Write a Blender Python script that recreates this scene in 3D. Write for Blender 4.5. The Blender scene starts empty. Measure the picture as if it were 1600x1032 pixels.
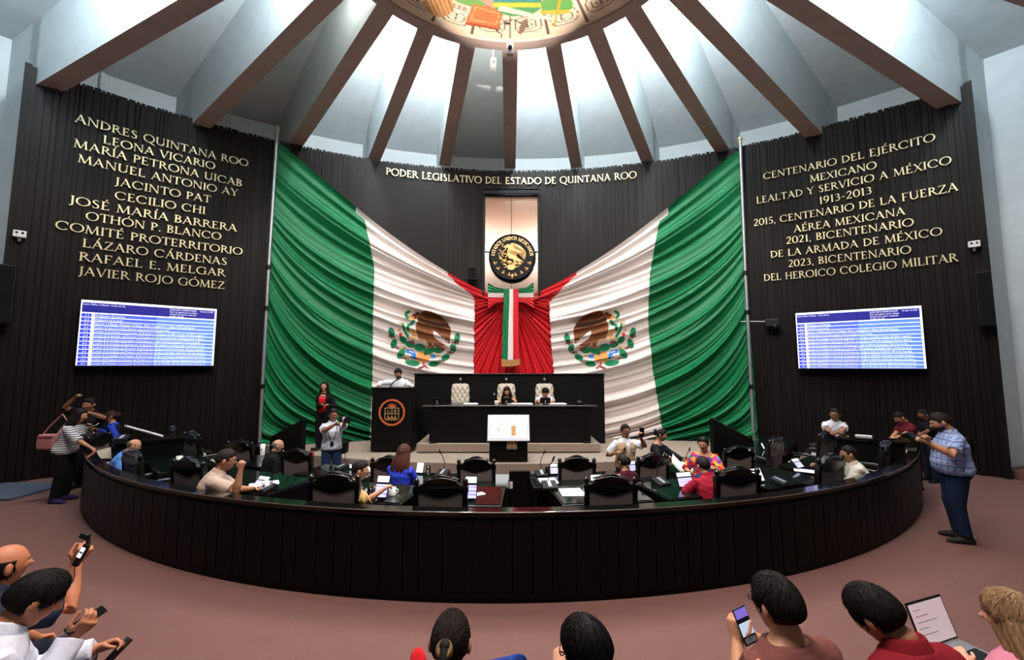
import bpy, bmesh, math, random
import numpy as np
from mathutils import Vector, Matrix
R = math.radians
SC = bpy.context.scene
COL = SC.collection
random.seed(7); rng = np.random.default_rng(7)

# ---------------------------------------------------------------- camera, world, exposure
CAMZ, PITCH, YAW, FPX = 2.33, 0.087, 0.005, 640.0
cd = bpy.data.cameras.new('camera'); cam = bpy.data.objects.new('camera', cd); COL.objects.link(cam)
cam.location = (0, 0, CAMZ); cam.rotation_euler = (math.pi/2 + PITCH, 0, -YAW)
cd.sensor_width = 36.0; cd.lens = 36.0*FPX/1600; cd.clip_start = 0.05; cd.clip_end = 200
SC.camera = cam
SC.view_settings.view_transform = 'Standard'; SC.view_settings.look = 'None'
SC.view_settings.gamma = 1.0; SC.view_settings.use_curve_mapping = False
SC.view_settings.exposure = 0.0
wd = bpy.data.worlds.new('hall_ambient'); SC.world = wd; wd.use_nodes = True
wd.node_tree.nodes['Background'].inputs[0].default_value = (0.80, 0.90, 1.0, 1)
wd.node_tree.nodes['Background'].inputs[1].default_value = 0.10
DOME = (0.0, 5.25); RINGC = (-0.1, 14.4); WALLC = (0.27, -1.18); WALLR = 14.09; WALLH = 8.68

def light(name, kind, loc, energy, color=(1,1,1), size=0.3, target=None, spot=None, blend=0.4):
    l = bpy.data.lights.new(name, kind); o = bpy.data.objects.new(name, l); COL.objects.link(o)
    l.energy = energy; l.color = color; o.location = loc
    if kind == 'AREA': l.shape = 'DISK'; l.size = size
    else: l.shadow_soft_size = size
    if kind == 'SPOT': l.spot_size = R(spot or 60); l.spot_blend = blend
    if target is not None:
        o.rotation_euler = (Vector(target)-Vector(loc)).to_track_quat('-Z', 'Y').to_euler()
    return o
# hall downlights hang round the dome, spots light the flags, one lamp lights the mural, added fills lift the rest
LIT_BAYS = (-63.5, -38, -23.5, 8, 23.5, 38, 51, 63.5)
for a in LIT_BAYS + (-97.5, 97.5, -127.5, 127.5, 157.5, -157.5):
    light('bay_lamp_or_fill', 'POINT', (DOME[0]+4.2*math.sin(R(a)), DOME[1]+4.2*math.cos(R(a)), 10.45), (620 if abs(a) < 60 else 430) if abs(a) < 90 else 480, (.90, .96, 1) if abs(a) < 90 else (1, .94, .88), .13)
for sx in (-1, 1):
    light('flag_spotlight', 'SPOT', (sx*2.0, 2.6, 8.9), 1500, (1, .95, .90), .25, (sx*3.3, 12.5, 3.6), 62, .8)
    light('bay_lamp_or_fill', 'POINT', (DOME[0]+sx*6.4, DOME[1]+1.35, 10.7), 760, (.86, .94, 1), .3)  # unseen lamps added in the side bays to brighten fins and end columns
for a in (-52, -8): light('bay_lamp_or_fill', 'POINT', (DOME[0]+4.2*math.sin(R(a)), DOME[1]+4.2*math.cos(R(a)), 10.45), 45, (1, .96, .88), .13)  # weak fill added in the two unlit bays in place of bounced light
light('mural_lamp', 'SPOT', (0, -1.5, 5.5), 17000, (1, .93, .84), .12, (0, 6.5, 11.45), 31.0, .05)
light('carpet_fill', 'AREA', (0, 2.6, 9.0), 560, (1, .93, .88), 2.0, (0, 2.6, 0))  # unseen area light added overhead to brighten the front carpet

# ---------------------------------------------------------------- pixels of the survey photograph to points of the hall
def ray(x, y):
    u, v = (x-800)/FPX, -(y-516)/FPX
    fw = math.cos(PITCH) - v*math.sin(PITCH); up = v*math.cos(PITCH) + math.sin(PITCH)
    return Vector((math.cos(YAW)*u + math.sin(YAW)*fw, -math.sin(YAW)*u + math.cos(YAW)*fw, up))
def at(x, y, Y):
    d = ray(x, y); return Vector((d.x*Y/d.y, Y, CAMZ + d.z*Y/d.y))
def onz(x, y, z):
    d = ray(x, y); t = (z-CAMZ)/d.z; return Vector((d.x*t, d.y*t, z))
def onwall(x, y, off=0.0):
    d = ray(x, y); rr = WALLR-off; a = d.x**2+d.y**2; b = -(d.x*WALLC[0]+d.y*WALLC[1]); c = WALLC[0]**2+WALLC[1]**2-rr*rr
    t = (-b+math.sqrt(b*b-a*c))/a; return Vector((d.x*t, d.y*t, CAMZ+d.z*t))
def px(p):
    q = cam_inv @ Vector(p); return (800+FPX*q.x/-q.z, 516-FPX*q.y/-q.z)
cam_inv = (Matrix.Translation(cam.location) @ cam.rotation_euler.to_matrix().to_4x4()).inverted()
def wallpt(az, z, off=0.0):
    return Vector((WALLC[0]+(WALLR-off)*math.sin(az), WALLC[1]+(WALLR-off)*math.cos(az), z))
def wallaz(p): return math.atan2(p.x-WALLC[0], p.y-WALLC[1])

# ---------------------------------------------------------------- materials
def lin(c):
    c = [v/255 for v in c[:3]]
    return tuple(v/12.92 if v <= .04045 else ((v+.055)/1.055)**2.4 for v in c) + (1,)
_M = {}
def mat(name, col=(128,128,128), rough=.6, metal=0, spec=.5, noise=0, nscale=30, bump=0, bscale=80, emit=0, coat=0, stretch=(1,1,1), trans=0, alpha=1):
    if name in _M: return _M[name]
    m = bpy.data.materials.new(name); _M[name] = m; m.use_nodes = True
    nt = m.node_tree; b = nt.nodes['Principled BSDF']; L = nt.links
    c = lin(col)
    b.inputs['Base Color'].default_value = c; b.inputs['Roughness'].default_value = rough; b.inputs['Metallic'].default_value = metal
    b.inputs['Specular IOR Level'].default_value = spec; b.inputs['Coat Weight'].default_value = coat; b.inputs['Coat Roughness'].default_value = .08
    b.inputs['Transmission Weight'].default_value = trans; b.inputs['Alpha'].default_value = alpha
    if emit:
        b.inputs['Emission Color'].default_value = c; b.inputs['Emission Strength'].default_value = emit
    if noise or bump:
        tc = nt.nodes.new('ShaderNodeTexCoord'); mp = nt.nodes.new('ShaderNodeMapping'); mp.inputs['Scale'].default_value = stretch
        L.new(tc.outputs['Object'], mp.inputs[0])
        if noise:
            n = nt.nodes.new('ShaderNodeTexNoise'); n.inputs['Scale'].default_value = nscale; n.inputs['Detail'].default_value = 5
            L.new(mp.outputs[0], n.inputs['Vector'])
            mr = nt.nodes.new('ShaderNodeMapRange'); mr.inputs[1].default_value = .3; mr.inputs[2].default_value = .7
            mr.inputs[3].default_value = 1-noise; mr.inputs[4].default_value = 1+noise; L.new(n.outputs[0], mr.inputs[0])
            mx = nt.nodes.new('ShaderNodeMix'); mx.data_type = 'RGBA'; mx.blend_type = 'MULTIPLY'; mx.inputs[0].default_value = 1
            mx.inputs[6].default_value = c; L.new(mr.outputs[0], mx.inputs[7]); L.new(mx.outputs[2], b.inputs['Base Color'])
        if bump:
            n = nt.nodes.new('ShaderNodeTexNoise'); n.inputs['Scale'].default_value = bscale; n.inputs['Detail'].default_value = 6
            L.new(mp.outputs[0], n.inputs['Vector']); bp = nt.nodes.new('ShaderNodeBump'); bp.inputs['Strength'].default_value = bump
            bp.inputs['Distance'].default_value = .01; L.new(n.outputs[0], bp.inputs['Height']); L.new(bp.outputs[0], b.inputs['Normal'])
    return m
def vcol_mat(name, rough=.8, bump=0, bscale=60, spec=.3):
    if name in _M: return _M[name]
    m = mat(name, (200,200,200), rough, spec=spec, bump=bump, bscale=bscale)
    nt = m.node_tree; a = nt.nodes.new('ShaderNodeVertexColor'); a.layer_name = 'dye'
    nt.links.new(a.outputs[0], nt.nodes['Principled BSDF'].inputs['Base Color']); return m
def pattern_mat(name, cols, period, axes, rough=.85, widths=None):
    """woven bands: each axis ('X' or 'Z') crosses the base cloth with bands of the next colour"""
    if name in _M: return _M[name]
    m = mat(name, cols[0], rough, spec=.2); nt = m.node_tree; L = nt.links; b = nt.nodes['Principled BSDF']
    tc = nt.nodes.new('ShaderNodeTexCoord'); sp = nt.nodes.new('ShaderNodeSeparateXYZ'); L.new(tc.outputs['Object'], sp.inputs[0])
    cur = None
    for i, ax in enumerate(axes):
        w = (widths or [.5]*9)[i]; p = period[i] if isinstance(period, (list, tuple)) else period
        if ax == 'D':
            sm = nt.nodes.new('ShaderNodeMath'); sm.operation = 'ADD'; L.new(sp.outputs['X'], sm.inputs[0]); L.new(sp.outputs['Y'], sm.inputs[1]); s = sm.outputs[0]
        else: s = sp.outputs[ax]
        d = nt.nodes.new('ShaderNodeMath'); d.operation = 'DIVIDE'; d.inputs[1].default_value = p; L.new(s, d.inputs[0])
        ad = nt.nodes.new('ShaderNodeMath'); ad.operation = 'ADD'; ad.inputs[1].default_value = 50+.37*i; L.new(d.outputs[0], ad.inputs[0])
        f = nt.nodes.new('ShaderNodeMath'); f.operation = 'FRACT'; L.new(ad.outputs[0], f.inputs[0])
        g = nt.nodes.new('ShaderNodeMath'); g.operation = 'LESS_THAN'; g.inputs[1].default_value = w; L.new(f.outputs[0], g.inputs[0])
        h = nt.nodes.new('ShaderNodeMath'); h.operation = 'MULTIPLY'; h.inputs[1].default_value = .62 if len(axes) > 1 else 1; L.new(g.outputs[0], h.inputs[0])
        mx = nt.nodes.new('ShaderNodeMix'); mx.data_type = 'RGBA'; L.new(h.outputs[0], mx.inputs[0])
        if cur is None: mx.inputs[6].default_value = lin(cols[0])
        else: L.new(cur, mx.inputs[6])
        mx.inputs[7].default_value = lin(cols[i+1]); cur = mx.outputs[2]
    L.new(cur, b.inputs['Base Color']); return m
def floral_mat(name):
    if name in _M: return _M[name]
    m = mat(name, (220,60,80), .85, spec=.2); nt = m.node_tree; L = nt.links
    tc = nt.nodes.new('ShaderNodeTexCoord'); v = nt.nodes.new('ShaderNodeTexVoronoi'); v.inputs['Scale'].default_value = 17
    L.new(tc.outputs['Object'], v.inputs['Vector']); sp = nt.nodes.new('ShaderNodeSeparateColor'); L.new(v.outputs['Color'], sp.inputs[0])
    cr = nt.nodes.new('ShaderNodeValToRGB'); cr.color_ramp.interpolation = 'CONSTANT'
    pal = [(205,40,70),(235,130,50),(40,90,160),(225,70,130),(235,190,70),(60,140,150),(210,50,50),(120,60,140)]
    cr.color_ramp.elements[0].color = lin(pal[0]); cr.color_ramp.elements[1].position = .13; cr.color_ramp.elements[1].color = lin(pal[1])
    for i, p in enumerate(pal[2:]):
        e = cr.color_ramp.elements.new(.26+.125*i); e.color = lin(p)
    L.new(sp.outputs[0], cr.inputs[0]); L.new(cr.outputs[0], nt.nodes['Principled BSDF'].inputs['Base Color']); return m

# ---------------------------------------------------------------- mesh building
class MB:
    def __init__(s): s.v = []; s.f = []; s.m = []; s.sm = []
    def add(s, V, F, mi=0, smooth=False):
        n = len(s.v); s.v += [tuple(p) for p in V]
        for f in F: s.f.append(tuple(i+n for i in f)); s.m.append(mi); s.sm.append(smooth)
    def box(s, c, d, mi=0, M=None):
        V = [Vector((x*d[0]/2, y*d[1]/2, z*d[2]/2)) for x in (-1,1) for y in (-1,1) for z in (-1,1)]
        if M: V = [M @ p for p in V]
        V = [p+Vector(c) for p in V]
        s.add(V, [(0,1,3,2),(4,6,7,5),(0,4,5,1),(2,3,7,6),(0,2,6,4),(1,5,7,3)], mi); return s
    def hexa(s, P, mi=0):  # 4 bottom + 4 top corners, same winding
        s.add(P, [(3,2,1,0),(4,5,6,7),(0,1,5,4),(1,2,6,5),(2,3,7,6),(3,0,4,7)], mi); return s
    def tube(s, path, rad, n=10, mi=0, caps=True, smooth=True, flat=None):
        P = [Vector(p) for p in path]; k = len(P)
        if not isinstance(rad, (list, tuple)): rad = [rad]*k
        T = [(P[min(i+1,k-1)]-P[max(i-1,0)]).normalized() for i in range(k)]
        up = Vector((0,0,1)) if abs(T[0].z) < .9 else Vector((1,0,0))
        X = T[0].cross(up).normalized(); V = []
        for i in range(k):
            X = (X - T[i]*X.dot(T[i])).normalized(); Yv = T[i].cross(X)
            for j in range(n):
                a = 2*math.pi*j/n; V.append(P[i]+(X*math.cos(a)+Yv*math.sin(a)*(flat or 1))*rad[i])
        F = [(i*n+j, i*n+(j+1)%n, (i+1)*n+(j+1)%n, (i+1)*n+j) for i in range(k-1) for j in range(n)]
        s.add(V, F, mi, smooth)
        if caps: s.add([V[j] for j in range(n)], [tuple(range(n-1,-1,-1))], mi); s.add(V[-n:], [tuple(range(n))], mi)
        return s
    def lathe(s, prof, n=24, c=(0,0,0), mi=0, M=None, smooth=True):
        V = []; k = len(prof)
        for r, z in prof:
            for j in range(n):
                a = 2*math.pi*j/n; p = Vector((r*math.cos(a), r*math.sin(a), z)); V.append((M @ p if M else p)+Vector(c))
        F = [(i*n+j, i*n+(j+1)%n, (i+1)*n+(j+1)%n, (i+1)*n+j) for i in range(k-1) for j in range(n)]
        s.add(V, F, mi, smooth)
        if prof[0][0] > 1e-5: s.add(V[:n], [tuple(range(n-1,-1,-1))], mi)
        if prof[-1][0] > 1e-5: s.add(V[-n:], [tuple(range(n))], mi)
        return s
    def ell(s, c, r, mi=0, M=None, n=14, k=9):
        V = []; F = []
        for i in range(k+1):
            t = math.pi*i/k
            for j in range(n):
                a = 2*math.pi*j/n; p = Vector((r[0]*math.sin(t)*math.cos(a), r[1]*math.sin(t)*math.sin(a), -r[2]*math.cos(t)))
                V.append((M @ p if M else p)+Vector(c))
        F = [(i*n+j, i*n+(j+1)%n, (i+1)*n+(j+1)%n, (i+1)*n+j) for i in range(k) for j in range(n)]
        s.add(V, F, mi, True); return s
    def prism(s, poly, f0, f1, mi=0):  # poly 2D, f0/f1 map (x,y)->3D for the two faces
        n = len(poly); A = [f0(*p) for p in poly]; B = [f1(*p) for p in poly]
        s.add(A+B, [tuple(range(n-1,-1,-1)), tuple(range(n,2*n))]+[(i,(i+1)%n,n+(i+1)%n,n+i) for i in range(n)], mi); return s
    def build(s, name, mats, parent=None, loc=(0,0,0), rz=0, smooth=None, bevel=0, merge=False, kind=None):
        me = bpy.data.meshes.new(name); me.from_pydata(s.v, [], s.f)
        mats = mats if isinstance(mats, (list, tuple)) else [mats]
        for m in mats: me.materials.append(m)
        me.polygons.foreach_set('material_index', s.m)
        me.polygons.foreach_set('use_smooth', s.sm if smooth is None else [smooth]*len(s.f))
        if merge:
            bm = bmesh.new(); bm.from_mesh(me); bmesh.ops.remove_doubles(bm, verts=bm.verts, dist=1e-5)
            bmesh.ops.recalc_face_normals(bm, faces=bm.faces); bm.to_mesh(me); bm.free()
        me.update()
        o = bpy.data.objects.new(name, me); COL.objects.link(o); o.location = loc; o.rotation_euler = (0,0,rz)
        if parent: o.parent = parent
        if bevel:
            b = o.modifiers.new('bevel', 'BEVEL'); b.width = bevel; b.segments = 2; b.limit_method = 'ANGLE'
        if kind: o['kind'] = kind
        return o
def tag(o, label, cat, group=None, kind=None):
    o['label'] = label; o['category'] = cat
    if group: o['group'] = group
    if kind: o['kind'] = kind
    return o
def thing(name, label, cat, loc=(0,0,0), rz=0, group=None):
    o = bpy.data.objects.new(name, None); COL.objects.link(o); o.empty_display_size = .1
    o.location = loc; o.rotation_euler = (0,0,rz); return tag(o, label, cat, group)
def dup(root, loc, rz, label, group=None):
    r = root.copy(); COL.objects.link(r); r.location = loc; r.rotation_euler = (0,0,rz); r['label'] = label
    if group: r['group'] = group
    for ch in list(root.children):
        c = ch.copy(); COL.objects.link(c); c.parent = r
        for g in list(ch.children):
            d = g.copy(); COL.objects.link(d); d.parent = c
    return r

# ---------------------------------------------------------------- Roman capitals drawn with broad and thin strokes
TH, TN, SF = .135, .062, .045
def _line(x0,y0,x1,y1,w):
    dx, dy = x1-x0, y1-y0; l = math.hypot(dx,dy); 
    if abs(dx) < 1e-6 or abs(dy) < 1e-6: nx, ny = -dy/l*w/2, dx/l*w/2
    else: nx, ny = w/2, 0   # diagonals end flat on the line
    return [(x0-nx,y0-ny),(x1-nx,y1-ny),(x1+nx,y1+ny),(x0+nx,y0+ny)]
def _serif(x,y,w=.13): return [(x-w,y),(x+w,y),(x+w,y+(SF if y < .5 else -SF)),(x-w,y+(SF if y < .5 else -SF))]
def _arc(cx,cy,rx,ry,a0,a1,n=18):
    out = []
    for i in range(n+1):
        a = R(a0+(a1-a0)*i/n); t = TN+(TH-TN)*abs(math.cos(a))**1.5
        out.append((cx+rx*math.cos(a), cy+ry*math.sin(a), t))
    return _ribbon(out)
def _ribbon(P):
    quads = []; L = []
    for i,(x,y,w) in enumerate(P):
        a = P[max(i-1,0)]; b = P[min(i+1,len(P)-1)]; dx, dy = b[0]-a[0], b[1]-a[1]; l = math.hypot(dx,dy) or 1
        L.append(((x-dy/l*w/2, y+dx/l*w/2),(x+dy/l*w/2, y-dx/l*w/2)))
    return [[L[i][0],L[i+1][0],L[i+1][1],L[i][1]] for i in range(len(L)-1)]
def _spline(P, w, n=5):
    out = []
    for i in range(len(P)-1):
        p0,p1,p2,p3 = P[max(i-1,0)],P[i],P[i+1],P[min(i+2,len(P)-1)]
        for k in range(n):
            t = k/n; f = lambda a,b,c,d: .5*(2*b+(c-a)*t+(2*a-5*b+4*c-d)*t*t+(3*b-a-3*c+d)*t**3)
            out.append((f(p0[0],p1[0],p2[0],p3[0]), f(p0[1],p1[1],p2[1],p3[1]), w[i]+(w[i+1]-w[i])*t))
    out.append((P[-1][0],P[-1][1],w[-1])); return _ribbon(out)
def glyph(ch):
    acc = {'Á':'A','É':'E','Í':'I','Ó':'O'}; base = acc.get(ch, ch); S = []; w = .7
    l = lambda *a: S.append(_line(*a)); sf = lambda x,y,ww=.13: S.append(_serif(x,y,ww)); ar = lambda *a: S.extend(_arc(*a))
    def stem(x, s0=True, s1=True): l(x,0,x,1,TH); s0 and sf(x,0); s1 and sf(x,1)
    if base == 'A': l(.06,0,.40,1,TN); l(.37,1,.74,0,TH+.02); l(.2,.35,.62,.35,TN); sf(.06,0,.1); sf(.74,0,.11); w = .82
    elif base == 'B': stem(.14); ar(.14,.76,.36,.215,-90,90); ar(.14,.27,.42,.245,-90,90); w = .64
    elif base == 'C': ar(.5,.5,.43,.48,42,318); l(.83,.66,.83,.92,.05); w = .92
    elif base == 'D': stem(.14); ar(.14,.5,.62,.475,-90,90); w = .84
    elif base == 'E': stem(.14); [l(.14,y,x,y,TN) for y,x in ((.03,.56),(.53,.46),(.97,.52))]; l(.55,0,.55,.2,.05); l(.51,.82,.51,1,.05); w = .62
    elif base == 'F': stem(.14); [l(.14,y,x,y,TN) for y,x in ((.5,.46),(.97,.54))]; l(.53,.8,.53,1,.05); w = .6
    elif base == 'G': ar(.5,.5,.43,.48,42,330); l(.83,.66,.83,.92,.05); l(.82,.05,.82,.45,TH-.02); sf(.82,.46,.12); w = .95
    elif base == 'H': stem(.14); stem(.72); l(.14,.52,.72,.52,TN); w = .86
    elif base == 'I': stem(.14); w = .28
    elif base == 'J': l(.2,.05,.2,1,TH); sf(.2,1); S.extend(_spline([(.2,.1),(.16,-.08),(-.02,-.16)],[TH,.1,.07])); w = .34
    elif base == 'L': stem(.14); l(.14,.03,.58,.03,TN); l(.57,0,.57,.22,.05); w = .62
    elif base == 'M': l(.1,0,.17,1,TN); l(.15,1,.5,.02,TH); l(.5,.02,.86,1,TN); l(.84,1,.92,0,TH); sf(.1,0,.1); sf(.92,0,.13); sf(.12,1,.1); sf(.9,1,.09); w = 1.04
    elif base == 'N': l(.12,0,.12,1,TN); l(.12,1,.76,0,TH); l(.76,0,.76,1,TN); sf(.12,0,.1); sf(.1,1,.1); sf(.76,1,.1); w = .88
    elif base == 'O' or base == '0':
        rx = .44 if base == 'O' else .27; ar(rx+.05,.5,rx,.48,0,360,28); w = 2*rx+.1
    elif base == 'P': stem(.14); ar(.14,.72,.40,.25,-90,90); w = .6
    elif base == 'Q': ar(.49,.5,.44,.48,0,360,28); S.extend(_spline([(.5,.06),(.72,-.1),(1.0,-.22)],[.1,.1,.05])); w = .98
    elif base == 'R': stem(.14); ar(.14,.74,.38,.235,-90,90); l(.36,.5,.74,0,TH); sf(.74,0,.1); w = .76
    elif base == 'S': S.extend(_spline([(.5,.84),(.3,.97),(.12,.78),(.28,.55),(.46,.38),(.44,.1),(.24,.03),(.07,.18)],[.06,.07,.12,TH,TH,.11,.06,.06])); w = .58
    elif base == 'T': stem(.36,True,False); l(.0,.97,.72,.97,TN); l(.02,.8,.02,1,.05); l(.70,.8,.70,1,.05); w = .72
    elif base == 'U': l(.14,.3,.14,1,TH); sf(.14,1); l(.72,.3,.72,1,TN); sf(.72,1,.1); ar(.43,.32,.29,.3,180,360); w = .86
    elif base == 'V': l(.06,1,.40,0,TH); l(.40,0,.72,1,TN); sf(.06,1,.12); sf(.72,1,.1); w = .78
    elif base == 'X': l(.08,1,.68,0,TH); l(.66,1,.08,0,TN); [sf(*q) for q in ((.08,1,.1),(.68,0,.1),(.66,1,.09),(.08,0,.09))]; w = .76
    elif base == 'Y': l(.06,1,.37,.45,TH); l(.37,.45,.68,1,TN); l(.37,0,.37,.48,TH); sf(.06,1,.11); sf(.68,1,.09); sf(.37,0); w = .74
    elif base == 'Z': l(.06,.97,.64,.97,TN); l(.62,.97,.06,.03,TH); l(.06,.03,.68,.03,TN); l(.08,.8,.08,1,.05); l(.66,0,.66,.2,.05); w = .72
    elif base == '1': stem(.2,True,False); l(.06,.84,.2,.98,.06); w = .36
    elif base == '2': S.extend(_spline([(.1,.78),(.2,.96),(.42,.94),(.48,.7),(.3,.35),(.06,.04)],[.07,.07,.1,TH,.1,.07])); l(.05,.05,.55,.05,.1); w = .6
    elif base == '3': S.extend(_spline([(.08,.86),(.25,.97),(.43,.8),(.36,.58),(.2,.53)],[.06,.07,TH,.09,.06])); S.extend(_spline([(.2,.53),(.4,.5),(.48,.27),(.32,.05),(.06,.08)],[.06,.1,TH,.08,.06])); w = .56
    elif base == '5': l(.14,.94,.5,.94,.1); l(.14,.52,.16,.95,.06); S.extend(_spline([(.14,.56),(.36,.56),(.5,.33),(.36,.06),(.06,.05)],[.07,.1,TH,.09,.06])); w = .58
    elif base == '9': ar(.3,.68,.22,.28,0,360,20); S.extend(_spline([(.52,.68),(.46,.3),(.2,.02)],[TH,.11,.05])); w = .6
    elif base == ',': S.append([(.04,.0),(.16,.0),(.16,.13),(.04,.13)]); S.extend(_spline([(.12,.06),(.12,-.08),(.03,-.17)],[.08,.07,.03])); w = .22
    elif base == '.': S.append([(.05,0),(.19,0),(.19,.14),(.05,.14)]); w = .24
    elif base == '-': l(.04,.4,.34,.4,.08); w = .38
    else: w = .34
    if ch in acc: S.append([(w/2-.02,1.08),(w/2+.05,1.08),(w/2+.2,1.3),(w/2+.06,1.3)])
    return S, w
def letter_polys(text, track=.085):
    x = 0; out = []
    for ch in text:
        S, w = glyph(ch)
        for q in S: out.append([(px_+x, py_) for px_, py_ in q])
        x += w+track
    return out, x-track
# ================================================================ the hall
m_carpet = mat('rose_carpet', (108,77,71), .95, noise=.22, nscale=170, bump=.5, bscale=240, spec=.1)
m_stagecarpet = mat('beige_carpet', (150,134,120), .95, noise=.15, nscale=90, bump=.3, bscale=200, spec=.1)
m_wood = mat('dark_slat_wood', (17,12,9), .5, noise=.4, nscale=4, stretch=(9,9,.35), spec=.16)
m_black = mat('black_lacquer_wood', (14,12,11), .22, noise=.3, nscale=6, spec=.5, stretch=(1,1,.2))
m_blackmatt = mat('black_matt_wood', (8,7,6), .5, noise=.3, nscale=5, spec=.18)
m_gloss = mat('polished_bar_top', (13,11,10), .10, spec=.55)
m_white = mat('white_plaster', (206,214,216), .8, noise=.05, nscale=3, bump=.15, bscale=25)
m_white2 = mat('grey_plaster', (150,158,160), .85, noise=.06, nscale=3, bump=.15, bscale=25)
m_taupe = mat('taupe_paint', (176,152,143), .7, noise=.06, nscale=4, bump=.1, bscale=30)
m_gold = mat('brass_letters', (222,208,164), .4, metal=.45, noise=.12, nscale=3)
m_steel = mat('brushed_steel', (128,114,104), .24, metal=1, noise=.08, nscale=5, stretch=(8,8,.6))
m_alu = mat('aluminium', (175,178,180), .4, metal=.8)
m_dark = mat('black_plastic', (11,11,12), .5, spec=.3)
m_whitepl = mat('white_plastic', (225,225,222), .45)
m_fabric = mat('grey_chair_cloth', (112,100,97), .9, noise=.08, nscale=60, spec=.15)
m_cream = mat('cream_leather', (196,184,166), .5, noise=.05, nscale=20)
m_glass = mat('clear_glass', (255,255,255), .02, trans=1)

# floor: one carpet, the pit inside the bar lies a step lower, a low stage in front of the wall
mb = MB(); N = 96
RI = 8.42
def ringpt(r, a, z): return Vector((RINGC[0]+r*math.sin(a), RINGC[1]+r*math.cos(a), z))
outer = [(-16,-6),(16,-6),(16,20),(-16,20)]
circ = [ringpt(RI, 2*math.pi*i/N, 0) for i in range(N)]
def rim(p):
    d = Vector((p.x-RINGC[0], p.y-RINGC[1])); t = min((16-abs(0) if d.x > 0 else 16)/max(abs(d.x),1e-6)*1, 1e9)
    t = min(((16-RINGC[0]) if d.x > 0 else (16+RINGC[0]))/max(abs(d.x),1e-6), ((23-RINGC[1]) if d.y > 0 else (6+RINGC[1]))/max(abs(d.y),1e-6))
    return Vector((RINGC[0]+d.x*t, RINGC[1]+d.y*t, 0))
V = circ+[rim(p) for p in circ]+[p+Vector((0,0,-.2)) for p in circ]
mb.add(V, [(i,(i+1)%N,N+(i+1)%N,N+i) for i in range(N)]+[(2*N+i,2*N+(i+1)%N,(i+1)%N,i) for i in range(N)]+[tuple(range(2*N,3*N))])
mb.build('floor', m_carpet, merge=True, kind='structure')
mb = MB()
SA = [math.pi*i/40 for i in range(41)]
front = [(6.75*-math.cos(a), 12.0-3.42*math.sin(a)) for a in SA]
top = [Vector((x,y,.33)) for x,y in front]; bot = [Vector((x,y,-.2)) for x,y in front]; back = [Vector((x, math.sqrt(max((WALLR-.02)**2-(x-WALLC[0])**2,0))+WALLC[1], .2)) for x,y in front]
n = len(front); mb.add(top+bot+back, [(i,i+1,2*n+i+1,2*n+i) for i in range(n-1)]+[(n+i,n+i+1,i+1,i) for i in range(n-1)])
mb.build('floor_stage', m_stagecarpet, kind='structure')
mb = MB(); mb.box((-.03,10.95,.415),(4.3,2.35,.19)); mb.build('dais_plinth', m_stagecarpet, bevel=.01, kind='structure')
mb = MB(); mb.box((11.75,9.3,.08),(2.6,3.2,.16)); mb.build('floor_step', m_carpet, bevel=.01, kind='structure')

mb = MB(); mb.box((0,1.2,.125),(1.9,1.7,.25)); mb.build('floor_tier', m_carpet, bevel=.01, kind='structure')
# curved wall of dark vertical slats
mb = MB(); az0, az1 = R(-47.9), R(45.4); a = az0; rr = random.Random(3)
base = [wallpt(az0+(az1-az0)*i/120, z, -.12) for z in (-.3, WALLH-.03) for i in range(121)]
inn = [wallpt(az0+(az1-az0)*i/120, z, .0) for z in (-.3, WALLH-.03) for i in range(121)]
mb.add(inn, [(i+1,i,121+i,122+i) for i in range(120)]); mb.add(base, [(i,i+1,122+i,121+i) for i in range(120)])
mb.add([inn[121+i] for i in range(121)]+[base[121+i] for i in range(121)], [(i,i+1,122+i,121+i) for i in range(120)])
while a < az1-.001:
    w = rr.choice((.05,.07,.09,.11,.16))/WALLR; d = rr.choice((.025,.035,.05,.06)); b = min(a+w, az1); zt = WALLH+rr.choice((0,0,0,.012,-.01,-.006))
    P = [wallpt(q, z, o) for z in (-.3,zt) for q,o in ((a,0),(b,0),(b,d),(a,d))]
    mb.hexa(P); a = b+rr.choice((.012,.018,.03))/WALLR
mb.build('wall_back', m_wood, kind='structure')
for az, nm in ((az0,'left'),(az1,'right')):
    mb = MB(); s = -1 if nm == 'left' else 1
    mb.hexa([wallpt(az+s*q/WALLR, z, o) for z in (0,WALLH+.02) for q,o in ((0,-.14),(.10,-.14),(.10,.08),(0,.08))]); mb.build('trim_'+nm, m_wood, kind='structure')

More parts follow.
